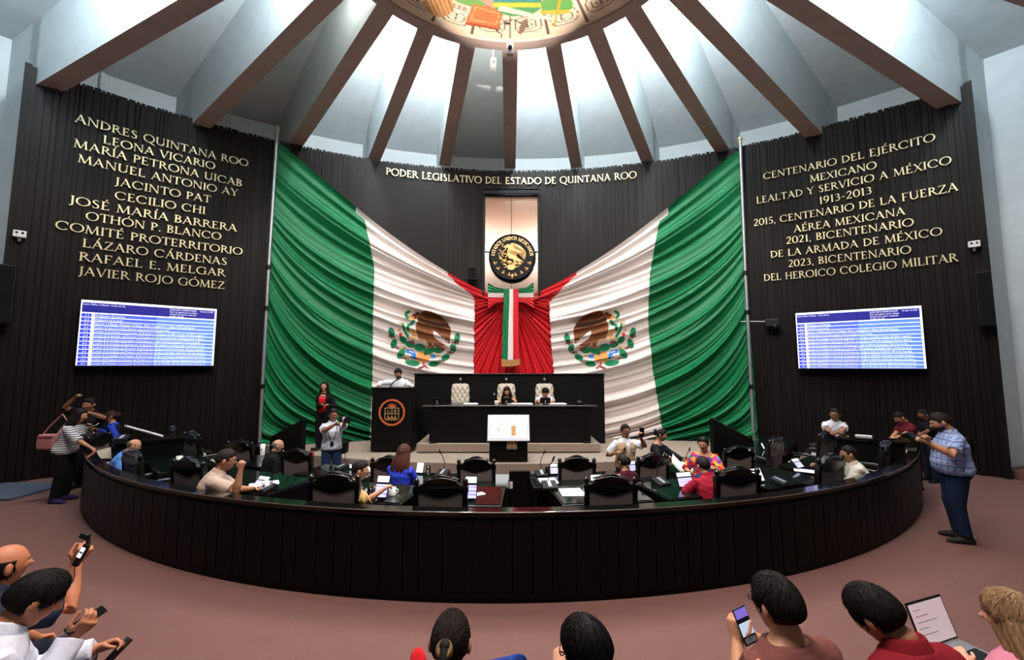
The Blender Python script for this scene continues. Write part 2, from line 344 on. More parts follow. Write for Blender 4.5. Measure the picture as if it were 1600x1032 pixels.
# radial frames: column, sloping beam with taupe soffit, ceiling panels between
NB = range(-7, 8)
ANGL, ANGR = [0, 15.7, 31.0, 45.5, 58.4, 72.2, 85, 97], [0, 15.9, 31.3, 44.9, 57.4, 70.2, 82.6, 95]
def bang(k): return R(ANGR[k] if k > 0 else -ANGL[-k])
def dome(a, r, z, s=0):
    return Vector((DOME[0]+r*math.sin(a)+s*math.cos(a), DOME[1]+r*math.cos(a)-s*math.sin(a), z))
def rwall(a, off):  # distance from the dome centre to a circle round the wall centre
    dx, dy = math.sin(a), math.cos(a); ex, ey = DOME[0]-WALLC[0], DOME[1]-WALLC[1]; b = dx*ex+dy*ey
    return -b+math.sqrt(b*b-(ex*ex+ey*ey)+(WALLR+off)**2)
ZR, RR = 9.56, 3.58
def beam_z(r): return ZR-.185*(r-RR)
for k in NB:
    a = bang(k); ro = rwall(a, .12); r2 = rwall(a, 1.25); mb = MB(); hw = .18
    z0, z1 = beam_z(RR), beam_z(ro)
    mb.hexa([dome(a,RR-.02,z0,-hw), dome(a,RR-.02,z0,hw), dome(a,ro+.3,z1,hw), dome(a,ro+.3,z1,-hw)]+[dome(a,RR-.02,12.3,-hw), dome(a,RR-.02,12.3,hw), dome(a,ro+.3,12.3,hw), dome(a,ro+.3,12.3,-hw)], 0)
    mb.m[-6] = 1
    mb.hexa([dome(a,ro,z,s) if i in (0,1) else dome(a,ro+1.05,z,s) for z in (0,12.3) for i,s in enumerate((-hw,hw,hw,-hw))], 0)
    mb.build('ceiling_beam', [m_white, m_taupe], kind='structure')
mb = MB()
for k in list(NB)[:-1]:
    A, B = bang(k), bang(k+1); n = 4
    for i in range(n):
        a, b = A+(B-A)*i/n, A+(B-A)*(i+1)/n; ra, rb = rwall(a,1.0), rwall(b,1.0)
        mb.add([dome(a,ra,9.62), dome(b,rb,9.62), dome(b,RR,11.9), dome(a,RR,11.9)], [(0,1,2,3)])
mb.build('ceiling', m_white, kind='structure')
mb = MB()
P = [(R(-105)+R(210)*i/80) for i in range(81)]
V = [dome(a, rwall(a,1.0), z) for z in (0,9.7) for a in P]
mb.add(V, [(i+1,i,81+i,82+i) for i in range(80)]); mb.build('wall_outer', m_white, kind='structure')
# bulkhead and set-back grey panel beyond the end columns
for s in (-1,1):
    a = bang(5*s); ro = rwall(a,.12); mb = MB()
    mb.hexa([dome(a,ro+q,z,s*.02+t) for z in (7.95,12.2) for q,t in ((.6,-.15),(4.2,-.15),(4.2,.15),(.6,.15))]); mb.build('wall_'+('right' if s > 0 else 'left'), m_white, kind='structure')
    mb = MB(); mb.hexa([dome(a,ro+q,z,s*.35+t) for z in (0,7.8) for q,t in ((1.3,-.05),(4.4,-.05),(4.4,.05),(1.3,.05))])
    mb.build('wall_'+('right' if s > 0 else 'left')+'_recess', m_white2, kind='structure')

# dome disc: taupe ring with the painted mural inside
mb = MB(); n = 96
prof = [(3.36,9.72),(3.36,9.58),(3.58,9.56),(3.60,9.60),(3.60,12.2)]
mb.lathe(prof, n, (DOME[0],DOME[1],0), smooth=False); 
mb.f = [f for f in mb.f if len(f) == 4]; mb.m = [0]*len(mb.f); mb.sm = [False]*len(mb.f)
mb.build('trim_1', m_taupe, kind='structure')
# ================================================================ mural: painted disc (generic emblem painting)
def ppoly(P, x, y):  # vectorised point in polygon
    ins = np.zeros(x.shape, bool); n = len(P); j = n-1
    for i in range(n):
        xi, yi = P[i]; xj, yj = P[j]
        if yi != yj:
            c = ((yi > y) != (yj > y)) & (x < (xj-xi)*(y-yi)/(yj-yi)+xi); ins ^= c
        j = i
    return ins
def pline(P, w, x, y):
    ins = np.zeros(x.shape, bool)
    for (x0,y0),(x1,y1) in zip(P[:-1],P[1:]):
        dx, dy = x1-x0, y1-y0; l = dx*dx+dy*dy or 1e-9; t = np.clip(((x-x0)*dx+(y-y0)*dy)/l, 0, 1)
        ins |= (x-x0-t*dx)**2+(y-y0-t*dy)**2 < w*w/4
    return ins
def pell(cx, cy, rx, ry, x, y, rot=0):
    c, s = math.cos(R(rot)), math.sin(R(rot)); dx, dy = x-cx, y-cy
    return ((dx*c+dy*s)/rx)**2+((-dx*s+dy*c)/ry)**2 < 1
def dye(me, colf):  # colours per vertex
    n = len(me.vertices); co = np.empty(n*3); me.vertices.foreach_get('co', co); ca = me.color_attributes.new('dye', 'FLOAT_COLOR', 'POINT')
    ca.data.foreach_set('color', np.asarray(colf(co.reshape(-1,3)), dtype=np.float32).ravel())
LC = lambda c: np.array(lin(c))
# polar grid, finest where the hall is seen (far half)
rads = np.concatenate([np.linspace(0,2.2,12), np.linspace(2.23,3.37,70)]); angs = np.linspace(0, 2*math.pi, 641)[:-1]
V = [(DOME[0]+r*math.sin(a), DOME[1]+r*math.cos(a), 9.62) for r in rads for a in angs]; n = len(angs); mb = MB()
mb.add(V, [(i*n+j, i*n+(j+1)%n, (i+1)*n+(j+1)%n, (i+1)*n+j) for i in range(len(rads)-1) for j in range(n)])
mur = mb.build('dome_mural', vcol_mat('mural_paint', .85)); tag(mur, 'round painted mural inside the dome ring overhead', 'mural')
def mural_cols(co):
    X = co[:,0]-DOME[0]; Y = co[:,1]-DOME[1]; r = np.hypot(X,Y); a = np.degrees(np.arctan2(X,Y)); C = np.tile(LC((238,214,186)), (len(co),1))
    g = np.sin(X*7+np.sin(Y*9)*1.5)*np.sin(Y*6+np.sin(X*5)); C[:, :3] *= (1+.06*g)[:,None]
    inner = r < 2.62; C[inner] = LC((226,150,130)); C[inner & (g > .25)] = LC((205,100,90)); C[inner & (np.sin(X*3.1+1)*np.sin(Y*4.3) > .45)] = LC((120,160,90))
    for k in range(-12,13):   # carved stone blocks round the rim, each with a rounded outline figure
        c = 15*k+7.5; d = (a-c+180)%360-180; s = np.radians(d)*2.95; t = r-2.95
        C[(np.abs(d) > 7.1) & (np.abs(d) < 7.6) & (r > 2.62) & (r < 3.3)] = LC((110,86,74))
        ink = LC((92,70,58))
        for sc in (1,.62,.3):
            e = (np.abs(s/(.29*sc))**3+np.abs(t/(.2*sc))**3); C[(e < 1) & (e > (.80 if sc == 1 else .68))] = ink
        for q in (-.12,0,.12): C[((s-q)/.055)**2+((t+.25)/.045)**2 < 1] = LC((176,140,116))
        b = np.abs((s+.05*k%.1)) < .012; C[b & (np.abs(t) < .08)] = ink
    C[ppoly([(-.95,2.86),(-.25,3.02),(-.12,2.60),(-.75,2.42)], X, Y)] = LC((214,118,72))
    C[ppoly([(-.95,2.86),(-.25,3.02),(-.25,3.08),(-.98,2.93)], X, Y)] = LC((170,84,50)); C[pline([(-.83,2.80),(-.3,2.92),(-.22,2.66),(-.7,2.5),(-.83,2.80)], .02, X, Y)] = LC((240,170,110))
    C[pell(.15,2.42,.5,.3,X,Y)] = LC((90,150,96)); C[pline([(-.3,2.45),(.6,2.45)],.1,X,Y)] = LC((232,190,70)); C[pline([(-.3,2.33),(.6,2.33)],.07,X,Y)] = LC((70,140,140))
    C[ppoly([(-.25,2.58),(.5,2.76),(1.02,2.84),(1.02,2.76),(.5,2.66),(-.2,2.46)], X, Y)] = LC((236,220,190))
    C[pell(.95,2.45,.33,.22,X,Y)] = LC((104,160,84)); C[pline([(.65,2.62),(1.2,2.6)],.09,X,Y)] = LC((226,176,70)); C[pline([(1.0,2.3),(.95,2.95)],.05,X,Y)] = LC((214,160,60))
    C[pell(-1.45,2.45,.3,.3,X,Y)] = LC((190,140,90)); 
    for q in range(6): C[pline([(-1.7+.09*q,2.3),(-1.62+.09*q,2.66)],.018,X,Y)] = LC((120,70,44))
    C[pline([(-.18,3.3),(-.2,3.18),(-.3,3.08),(-.2,3.04),(-.24,2.97),(-.12,2.84),(.1,2.8),(.22,2.9)],.025,X,Y)] = LC((84,64,56))
    C[pell(.28,2.98,.07,.22,X,Y,20)] = LC((140,110,92)); C[pell(-.04,2.9,.07,.035,X,Y)] = LC((84,64,56)); return C
dye(mur.data, mural_cols)

# ================================================================ national arms, traced in its own drawing frame (x right, y down, 0..1191 by 0..1032)
BR, DB, TAN, GR, DG, RD, BL, WH = (128,76,44), (58,34,22), (214,160,98), (24,118,72), (12,70,44), (196,40,46), (50,120,196), (236,228,220)
ARMS = []
def A_poly(P, c): ARMS.append(('p', P, c))
def A_line(P, w, c): ARMS.append(('l', P, w, c))
def A_ell(cx, cy, rx, ry, rot, c): ARMS.append(('e', cx, cy, rx, ry, rot, c))
WING = [(540,232),(545,212),(590,198),(650,208),(720,238),(780,270),(830,318),(872,365),(905,420),(905,490),(895,560),(885,615),(870,598),(862,548),(852,592),(836,572),(822,522),(802,542),(780,505),(760,500),(740,470),(705,455),(680,430),(600,380),(560,300)]
BODY = [(415,262),(440,244),(466,236),(474,214),(486,226),(496,212),(508,228),(528,236),(560,262),(600,300),(660,380),(690,440),(688,480),(696,522),(722,556),(770,586),(845,634),(800,644),(722,652),(682,602),(664,640),(638,646),(602,580),(540,562),(500,545),(488,500),(478,450),(468,410),(480,360),(500,322),(482,296),(456,290),(430,276)]
A_line([(385,216),(352,232),(350,268),(372,292)], 34, GR); A_line([(445,326),(420,366),(380,384),(370,424),(388,460)], 36, GR)
A_ell(285,360,26,18,20,TAN); A_line([(312,368),(322,420),(342,470),(376,522)], 30, GR)
A_line([(392,462),(440,452),(470,488),(452,530),(412,528)], 34, TAN); A_line([(420,480),(445,495),(430,515)], 10, (170,120,60))
for l in ((170,470,38,62,-15),(198,612,38,64,18),(290,735,42,70,35),(430,850,90,36,8)): A_ell(*l, GR)
for l in ((985,540,36,56,8),(935,665,36,52,-22),(840,782,58,38,-35),(700,858,72,36,-12)): A_ell(*l, GR)
for x,y,r in ((170,470,-15),(198,612,18),(290,735,35),(430,850,98),(985,540,8),(935,665,35),(840,782,55),(700,858,78)):
    d = (math.sin(R(r))*50, math.cos(R(r))*50); A_line([(x-d[0]*(-1 if r > 0 else 1),y-d[1]),(x+d[0]*(-1 if r > 0 else 1),y+d[1])], 6, DG)
for x,y in ((170,525),(240,665),(345,795),(960,600),(900,722),(780,828)): A_line([(x-38,y-6),(x+38,y+6)], 13, (120,24,30)); A_line([(x-8,y-20),(x+6,y+24)], 10, (60,20,24))
A_line([(570,850),(572,885),(525,925)], 18, RD); A_line([(572,885),(620,915)], 18, RD); A_line([(600,880),(545,915)], 10, DG); A_line([(560,895),(500,918)], 10, (30,40,34))
A_line([(370,705),(420,712),(452,748),(440,772),(480,784)], 46, BL); A_line([(650,770),(700,772)], 44, BL); A_line([(395,702),(440,722)], 12, WH); A_ell(335,662,24,20,30,TAN); A_ell(415,782,22,14,0,TAN); A_ell(745,760,28,12,-20,TAN)
A_poly([(480,732),(540,716),(600,712),(655,745),(650,800),(620,835),(560,842),(490,828),(474,780)], (222,152,84)); A_line([(500,790),(560,770),(620,795)], 7, (168,104,50)); A_line([(510,815),(570,800),(615,820)], 6, (168,104,50))
for e in ((315,565,36,52,-42),(405,622,60,40,18),(522,660,72,46,10),(640,700,76,40,-18),(755,694,58,36,-4)): A_ell(*e, GR)
A_line([(590,742),(640,720)], 34, GR)
for x,y in ((284,498),(425,598),(812,680)): A_ell(x,y,20,24,0,RD)
for x,y in ((262,440),(440,560),(848,652)): A_ell(x,y,16,18,0,TAN)
A_poly(BODY, BR); A_poly(WING, BR)
A_poly([(498,280),(560,306),(640,330),(740,350),(868,362),(896,410),(800,414),(700,398),(620,372),(540,346),(505,330)], DB)
A_line([(505,236),(470,262),(440,262)], 16, DB); A_line([(540,236),(600,290),(640,300)], 12, DB)
for i in range(9): A_line([(520+34*i*.5, 380+i*6),(505+30*i*.62, 500+i*9)], 5, (86,46,26))
for i in range(11): A_line([(600+27*i, 215+i*13),(640+24*i, 330+i*8)], 5, (92,50,28))
for i in range(9): A_line([(700+22*i, 415-i*2),(742+18*i, 480+i*13)], 5, (80,44,26))
for i in range(5): A_line([(690+10*i, 520+i*14),(700+30*i, 640-i*2)], 5, (80,44,26))
A_poly([(395,262),(424,258),(452,280),(470,300),(446,322),(412,312),(386,300)], (224,158,98)); A_ell(462,294,16,10,20,RD)
A_line([(500,545),(530,566),(580,572)], 18, (196,140,84)); A_line([(600,650),(650,660),(690,640)], 20, (176,120,66))
def arms_paint(x, y, C, M):
    for q in ARMS:
        ins = ppoly(q[1], x, y) if q[0] == 'p' else pline(q[1], q[2], x, y) if q[0] == 'l' else pell(q[1], q[2], q[3], q[4], x, y, q[5])
        C[ins] = LC(q[-1]); M |= ins

# ================================================================ two draped flags
FG, FW, FR = (0,104,58), (226,214,208), (196,24,34)
def lerp(a,b,t): return a+(b-a)*t
def flagcurve(side, u, v):
    """cloth laid out in the survey drawing, left half; u pole->bow, v upper edge->hem"""
    P = np.array((lerp(433,405,v), lerp(222,690,v**.85)))
    if v < .16: E = np.array((768., 462+v/.16*18))
    elif v < .58: t = (v-.16)/.42; E = np.array((768-26*min(t*3,1), 480+t*215.))
    else: t = (v-.58)/.42; E = np.array((742-332*t, 695-5*t))
    L = np.linalg.norm(E-P); q = min(v/.5,1)
    d1 = np.array((lerp(.76,.32,q), lerp(.65,.95,q))); 
    d2 = np.array((lerp(.9,1,min(v/.2,1)), lerp(.40,.10,min(v/.3,1)))) if v < .58 else np.array((lerp(1,.75,(v-.58)/.42), lerp(.10,.6,(v-.58)/.42)))
    a, b = .36*L, .36*L
    B = (1-u)**3*P+3*(1-u)**2*u*(P+d1*a)+3*(1-u)*u*u*(E-d2*b)+u**3*E
    return B
def to_right(p): # right flag hangs almost mirrored
    x = 1590-p[0]; t = np.clip((x-800)/357, 0, 1); return np.array((lerp(x+8, x, t), p[1]+12*t*np.clip((700-p[1])/480,0,1)))
def edge_x(P, y): # polyline x at y
    ys = [q[1] for q in P]; xs = [q[0] for q in P]; return np.interp(y, ys, xs)
LB1 = [(556,335),(570,345),(577,380),(585,420),(583,500),(582,600),(578,695)]; LB2 = [(700,432),(707,437),(716,447),(726,455),(738,463),(742,470),(741,530),(740,700)]
RB1 = [(1044,336),(1030,347),(1024,380),(1015,430),(1012,500),(1020,580),(1031,650),(1038,695)]; RB2 = [(900,432),(893,437),(882,448),(872,460),(862,468),(858,475),(860,530),(866,590),(868,700)]
def fold(v, u, lam):
    ph = 1.3*math.sin(3*u+v*5); f = 0
    for N_, w, s in ((11,1.0,0),(23,.75,1.7),(41,.45,.6),(67,.25,2.2)):
        x = N_*v*2*math.pi+s+ph*(.6 if N_ < 20 else .3)+1.2*math.sin(N_*.37*v*6.28)
        f += w*min(lam/N_*.30, .16)*(1-1.7*abs(math.sin(x/2))**.8+.7)
    return f
NU, NV = 260, 420
def draped(side):
    mb = MB(); grid = np.zeros((NV+1, NU+1, 2))
    for i in range(NV+1):
        for j in range(NU+1):
            p = flagcurve(side, j/NU, i/NV); grid[i,j] = p if side < 0 else to_right(p)
    W = [[None]*(NU+1) for _ in range(NV+1)]
    for i in range(NV+1):
        for j in range(NU+1): W[i][j] = onwall(grid[i,j][0], grid[i,j][1], .16)
    wid = [sum((W[i+5][j]-W[i][j]).length for i in range(0,NV-4,5)) for j in range(NU+1)]
    V = []
    for i in range(NV+1):
        for j in range(NU+1):
            p = W[i][j]; loc = (W[min(i+4,NV)][j]-W[max(i-4,0)][j]).length/8*NV
            lam = min(wid[j], loc*1.6); o = fold(i/NV, j/NU, lam)
            n = Vector((WALLC[0]-p.x, WALLC[1]-p.y, 0)).normalized(); V.append(p+n*o*(.25+.75*min(1, 3*j/NU)))
    V2 = np.array([tuple(p) for p in V]); B1, B2 = (LB1, LB2) if side < 0 else (RB1, RB2); gx = grid.reshape(-1,2)
    n = NU+1; F = []; m = []; cy = []
    for i in range(NV):
        for j in range(NU):
            c = (grid[i,j]+grid[i+1,j+1])/2; F.append((i*n+j, i*n+j+1, (i+1)*n+j+1, (i+1)*n+j) if side > 0 else (i*n+j, (i+1)*n+j, (i+1)*n+j+1, i*n+j+1))
            cy.append(c[1]); e1, e2 = edge_x(B1, c[1]), edge_x(B2, c[1]); s = -side
            m.append(0 if s*(c[0]-e1) < 0 else (1 if s*(c[0]-e2) < 0 else 2))
    return V, F, m, cy
def flag_obj(side):
    V, F, m, cy = draped(side); wl = 'left' if side < 0 else 'right'
    t = thing('draped_flag', 'huge draped green white and red flag on the %s pole, beside the %s' % (('left','list of names') if side < 0 else ('right','anniversaries')), 'flag', (0,0,0), 0, 'draped national flags')
    for k, nm, mt in ((0,'green_panel',mat('green_satin',FG,.55,spec=.35)),(1,'white_panel',mat('white_satin',FW,.6,spec=.3)),(2,'red_panel',mat('red_satin',FR,.5,spec=.35))):
        mb = MB(); use = [f for f, q, g in zip(F, m, cy) if q == k and not (k == 2 and g > 480)]; ids = sorted({i for f in use for i in f}); mp = {i:q for q,i in enumerate(ids)}
        mb.add([V[i] for i in ids], [tuple(mp[i] for i in f) for f in use], 0, True); o = mb.build(nm, mt, t)
    # fan of red cloth below the bow
    mb = MB(); c0 = np.array((800., 466.)); A = 190; B = 60; VV = []
    edge = 741 if side < 0 else 866
    for i in range(A+1):
        ang = R(lerp(178, 89.5, i/A)) if side < 0 else R(lerp(2, 90.5, i/A)); d = np.array((math.cos(ang), math.sin(ang)))
        tx = (edge+1.5*side-c0[0])/d[0] if abs(d[0]) > 1e-6 else 1e9; ty = (700-c0[1])/d[1] if d[1] > 1e-6 else 1e9; rm = min(abs(tx), abs(ty))
        for _ in range(4):
            ex_ = edge_x(LB2 if side < 0 else RB2, c0[1]+d[1]*rm); tx = (ex_+1.0*side-c0[0])/d[0] if abs(d[0]) > 1e-6 else 1e9; rm = min(abs(tx), abs(ty))
        for j in range(B+1):
            q = c0+d*rm*lerp(.03,1,j/B); p = onwall(q[0], q[1], .25); lam = .018*rm*j/B+.02
            o = sum(w*math.sin(i/A*f*6.28+s+.5*math.sin(3*j/B)) for f,w,s in ((13,1,0),(29,.6,1),(47,.4,2)))*min(lam*.075,.05)
            VV.append(p+Vector((WALLC[0]-p.x, WALLC[1]-p.y, 0)).normalized()*o)
    mb.add(VV, [(i*(B+1)+j, i*(B+1)+j+1, (i+1)*(B+1)+j+1, (i+1)*(B+1)+j) for i in range(A) for j in range(B)], 0, True)
    mb.build('red_fan', mat('red_satin'), t)
    # embroidered arms, a patch following the folds
    ES = 150/1191; nx, ny = 230, 200
    from mathutils.bvhtree import BVHTree
    tree = BVHTree.FromPolygons([tuple(p) for p in V], F)
    gx = np.linspace(120,1040,nx); gy = np.linspace(180,940,ny); GX, GY = np.meshgrid(gx, gy)
    C = np.ones((ny*nx,4)); M = np.zeros(ny*nx, bool); arms_paint(GX.ravel(), GY.ravel(), C, M)
    pts = {}; VV = []; ids = -np.ones(ny*nx, int); cc = []
    K = M.reshape(ny,nx); K2 = K.copy(); K2[1:] |= K[:-1]; K2[:,1:] |= K[:,:-1]; K2[1:,1:] |= K[:-1,:-1]
    for i in range(ny):
        for j in range(nx):
            if not K2[i,j]: continue
            x, y = 590+gx[j]*ES, 460+gy[i]*ES
            if side > 0: x = 1600.5-x
            d = ray(x, y); hit = tree.ray_cast(Vector((0,0,CAMZ)), d.normalized())
            if hit[0] is None: continue
            ids[i*nx+j] = len(VV); VV.append(hit[0]-d.normalized()*.02); cc.append(C[i*nx+j])
    FF = []
    for i in range(ny-1):
        for j in range(nx-1):
            if K[i,j]:
                q = [ids[i*nx+j], ids[i*nx+j+1], ids[(i+1)*nx+j+1], ids[(i+1)*nx+j]]
                if min(q) >= 0: FF.append(tuple(q))
    mb = MB(); mb.add(VV, FF, 0, True); o = mb.build('coat_of_arms', vcol_mat('embroidery', .8), t)
    w = np.repeat(np.array([C[i*nx+j] for i in range(ny-1) for j in range(nx-1) if K[i,j] and min(ids[i*nx+j], ids[i*nx+j+1], ids[(i+1)*nx+j+1], ids[(i+1)*nx+j]) >= 0]), 4, axis=0)
    ca = o.data.color_attributes.new('dye', 'FLOAT_COLOR', 'CORNER'); ca.data.foreach_set('color', w.astype(np.float32).ravel())
    return t
flag_obj(-1); flag_obj(1)
# ================================================================ brass lettering on the wall
def wall_text(text, s0, s1, cap, label, name='brass_inscription', depth=.03, group=None):
    full, W = letter_polys(text); p0, p1 = onwall(*s0, .07), onwall(*s1, .07); a0, a1 = wallaz(p0), wallaz(p1); c = (p0+p1)/2
    t = thing(name, label, 'lettering', tuple(c), 0, group)
    def f(off, x0):
        return lambda x, y: wallpt(a0+(a1-a0)*(x+x0)/W, p0.z+(p1.z-p0.z)*(x+x0)/W+y*cap, off)-c
    x0 = 0
    for wd_ in text.split(' '):
        polys, w = letter_polys(wd_); mb = MB()
        for q in polys: mb.prism(q, f(.065, x0), f(.065+depth, x0))
        mb.build('word', m_gold, t); x0 += w+.085*2+.34
    return t
zl = lambda x, y: (80+x*320/1101, 160+y*320/1101)
zr = lambda x, y: (1160+x*360/1429, 190+y*360/1429)
for t, a, b in (('ANDRES QUINTANA ROO',(128,105),(1058,347)),('LEONA VICARIO',(278,220),(880,363)),('MARÍA PETRONA UICAB',(120,240),(1025,455)),('MANUEL ANTONIO AY',(142,322),(1003,507)),
    ('JACINTO PAT',(342,445),(858,543)),('CECILIO CHI',(340,520),(828,603)),('JOSÉ MARÍA BARRERA',(97,545),(997,697)),('OTHÓN P. BLANCO',(185,632),(913,742)),('COMITÉ PROTERRITORIO',(20,680),(1027,822)),
    ('LÁZARO CÁRDENAS',(167,778),(944,877)),('RAFAEL E. MELGAR',(148,850),(935,938)),('JAVIER ROJO GÓMEZ',(147,928),(932,1005))):
    wall_text(t, zl(*a), zl(*b), .19, 'brass wall letters reading '+t+' above the left screen', group='names on the left wall')
for t, a, b in (('CENTENARIO DEL EJÉRCITO',(130,362),(1197,120)),('MEXICANO',(420,380),(833,292)),('LEALTAD Y SERVICIO A MÉXICO',(88,512),(1297,262)),('1913-2013',(476,515),(803,450)),('2015, CENTENARIO DE LA FUERZA',(70,650),(1338,428)),
    ('AÉREA MEXICANA',(320,690),(1010,578)),('2021, BICENTENARIO',(272,762),(1063,647)),('DE LA ARMADA DE MÉXICO',(175,848),(1240,705)),('2023, BICENTENARIO',(285,905),(1047,818)),('DEL HEROICO COLEGIO MILITAR',(133,992),(1338,868))):
    wall_text(t, zr(*a), zr(*b), .19, 'brass wall letters reading '+t+' above the right screen', group='anniversaries on the right wall')
zc = lambda x, y: (530+x*540/1592, y*350/1032)
wall_text('PODER LEGISLATIVO DEL ESTADO DE QUINTANA ROO', zc(215,806), zc(1370,822), .225, 'long line of brass letters reading PODER LEGISLATIVO DEL ESTADO DE QUINTANA ROO', depth=.04)

# ================================================================ steel niche, medallion, bow
NY = 12.72
pa, pb = at(758,306,NY), at(841,470,NY)
t = thing('steel_panel', 'tall brushed steel panel with warm lit top behind the round seal', 'panel', ((pa.x+pb.x)/2, NY, pb.z))
w, h = pb.x-pa.x, pa.z-pb.z
for i, (x, z, ww, hh) in enumerate(((-w/4,h*.86-h*.13,w/2,h*.54),(w/4,h*.86-h*.13,w/2,h*.54),(-w/4,h*.225,w/2,h*.45),(w/4,h*.225,w/2,h*.45))):
    MB().box((x,0,z),(ww-.012,.04,hh-.012)).build('sheet', m_steel, t, bevel=.004)
MB().box((0,.03,h/2),(w,.02,h)).build('backing', m_dark, t)
mb = MB(); mb.box((0,-.08,h+.12),(w+.14,.28,.05)); mb.box((0,-.205,h+.06),(w+.14,.03,.14)); mb.box((-w/2-.035,-.04,h/2),(.07,.14,h)); mb.box((w/2+.035,-.04,h/2),(.07,.14,h)); mb.build('frame', m_blackmatt, t)
MC = at(800.5,402.5,12.56); MR = 37.5/640*12.56*1.0
t = thing('round_seal', 'round black seal with gold eagle and lettering above the bow', 'seal', tuple(MC))
Mx = Matrix.Rotation(R(90),3,'X')
mb = MB(); mb.lathe([(0,-.05),(MR*.97,-.05),(MR,-.03),(MR,.03),(MR*.965,.05),(MR*.93,.045),(MR*.90,.03),(0,.03)], 72, (0,0,0), 0, Mx, smooth=False); mb.build('disc', mat('black_seal_enamel',(8,8,10),.5,spec=.15), t)
mg = mat('gold_leaf',(214,166,104),.45, metal=.4, noise=.15, nscale=12); mb = MB(); k = MR/560.
def mf(y): return lambda x, z: Vector((x, y, z))
def ring_el(cx,cy,rx,ry,rot,n=16): return [(cx+rx*math.cos(2*math.pi*i/n)*math.cos(R(rot))-ry*math.sin(2*math.pi*i/n)*math.sin(R(rot)), cy+rx*math.cos(2*math.pi*i/n)*math.sin(R(rot))+ry*math.sin(2*math.pi*i/n)*math.cos(R(rot))) for i in range(n)]
tx = lambda P, s=1.0, ox=590, oy=530: [((x-ox)*k*s, -(y-oy)*k*s) for x, y in P]
dep = {0:.055}
for q in ARMS:
    if q[-1] in (DB,WH,DG,(120,24,30),(60,20,24),(30,40,34)) or (q[0] == 'e' and q[1:3] in ((170,470),(198,612),(290,735),(430,850),(985,540),(935,665),(840,782),(700,858))) or (q[0] == 'l' and q[-1] == RD): continue
    if q[0] == 'p': mb.prism(list(reversed(tx(q[1]))), mf(-.02), mf(-.062 if q[1] is not WING else -.075))
    elif q[0] == 'e': mb.ell((*tx([(q[1],q[2])])[0][:1], -.035, tx([(q[1],q[2])])[0][1]), (q[3]*k, .03, q[4]*k), 0, Matrix.Rotation(R(q[5]),3,'Y'), 12, 6)
    elif q[2] >= 14: mb.tube([(x,-.045,z) for x,z in tx(q[1])], q[2]*k*.5, 8, 0)
mb.build('gold_eagle', mg, t)
mb = MB()
for i in range(34):
    q = [(x,-.085,z) for x,z in tx([(600+(i%12)*24, 225+(i%12)*14),(640+(i%12)*22, 330+(i%12)*10)] if i < 12 else [(510+(i-12)%11*18, 360+((i-12)%11)*4),(500+(i-12)%11*19, 420+((i-12)%11)*10)] if i < 23 else [(705+(i-23)*18, 425),(745+(i-23)*14, 490+(i-23)*11)])]
    mb.tube(q, .006, 5, 0)
mb.build('feather_lines', mat('dark_gold',(120,80,40),.5,metal=.5), t)
mb = MB()
for s in (-1,1):
    for i in range(4):
        a = R(200+20*i) if s < 0 else R(-20-20*i); r = MR*.80
        mb.ell((r*math.cos(a), -.045, r*math.sin(a)), (MR*.085, .025, MR*.04), 0, Matrix.Rotation(-(a+R(90)),3,'Y')); mb.ell((r*.9*math.cos(a), -.045, r*.9*math.sin(a)), (MR*.05, .02, MR*.03), 0, Matrix.Rotation(-(a+R(40)),3,'Y'))
mb.ell((0,-.045,-MR*.82),(MR*.06,.03,MR*.10)); mb.build('gold_wreath', mg, t)
polys, W = letter_polys('ESTADOS UNIDOS MEXICANOS', .1); mb = MB()
def arcf(y):
    def f(x, z):
        a = R(176)-R(172)*x/W; r = MR*.75+z*MR*.15; return Vector((r*math.cos(a), y, r*math.sin(a)))
    return f
for q in polys: mb.prism(list(reversed(q)), arcf(-.02), arcf(-.055))
mb.build('gold_lettering', mat('pale_gold',(226,196,140),.4,metal=.6), t)

BY = 12.25
t = thing('bow_ribbon', 'green white and red bow with a hanging fringed sash at centre of flags', 'ribbon', (0,0,0))
zb = lambda x, y, Y=BY: at(720+x*180/1032, 420+y*180/1032, Y)
g, w_, r_ = mat('green_satin'), mat('white_satin'), mat('red_satin')
def strip(P, n=40, amp=.02, fq=5, seed=0, Yo=0):  # P: two polylines (top, bottom) of equal length in bow pixels
    mb = MB(); A, B = P; V = []
    for i in range(n+1):
        u = i/n*(len(A)-1); k0 = min(int(u), len(A)-2); f = u-k0
        for j in range(15):
            q = j/14; ax, ay = lerp(A[k0][0],A[k0+1][0],f), lerp(A[k0][1],A[k0+1][1],f); bx, by = lerp(B[k0][0],B[k0+1][0],f), lerp(B[k0][1],B[k0+1][1],f)
            p = zb(lerp(ax,bx,q), lerp(ay,by,q), BY+Yo); V.append(p+Vector((0,-amp*abs(math.sin(q*fq*3.14+seed+.6*math.sin(u*2))),0)))
    mb.add(V, [(i*15+j, i*15+j+1, (i+1)*15+j+1, (i+1)*15+j) for i in range(n) for j in range(14)], 0, True); return mb
for side, e in (('left',1),('right',-1)):
    fx = (lambda x: x) if e > 0 else (lambda x: 896-x)
    for nm, m_, ya, yb in (('green_stripe',g,((130,183),),((218,222),)),('white_stripe',w_,((218,222),),((258,260),)),('red_stripe',r_,((258,260),),((352,300),))):
        A = [(fx(244),ya[0][0]),(fx(310),lerp(*ya[0],.75)),(fx(392),ya[0][1])]; B = [(fx(244),yb[0][0]),(fx(310),lerp(*yb[0],.8)),(fx(392),yb[0][1])]
        if side == 'right' : A, B = A[::-1], B[::-1]
        strip((A,B), 30, .05, 3, e, -.05).build('wing_'+nm, m_, t)
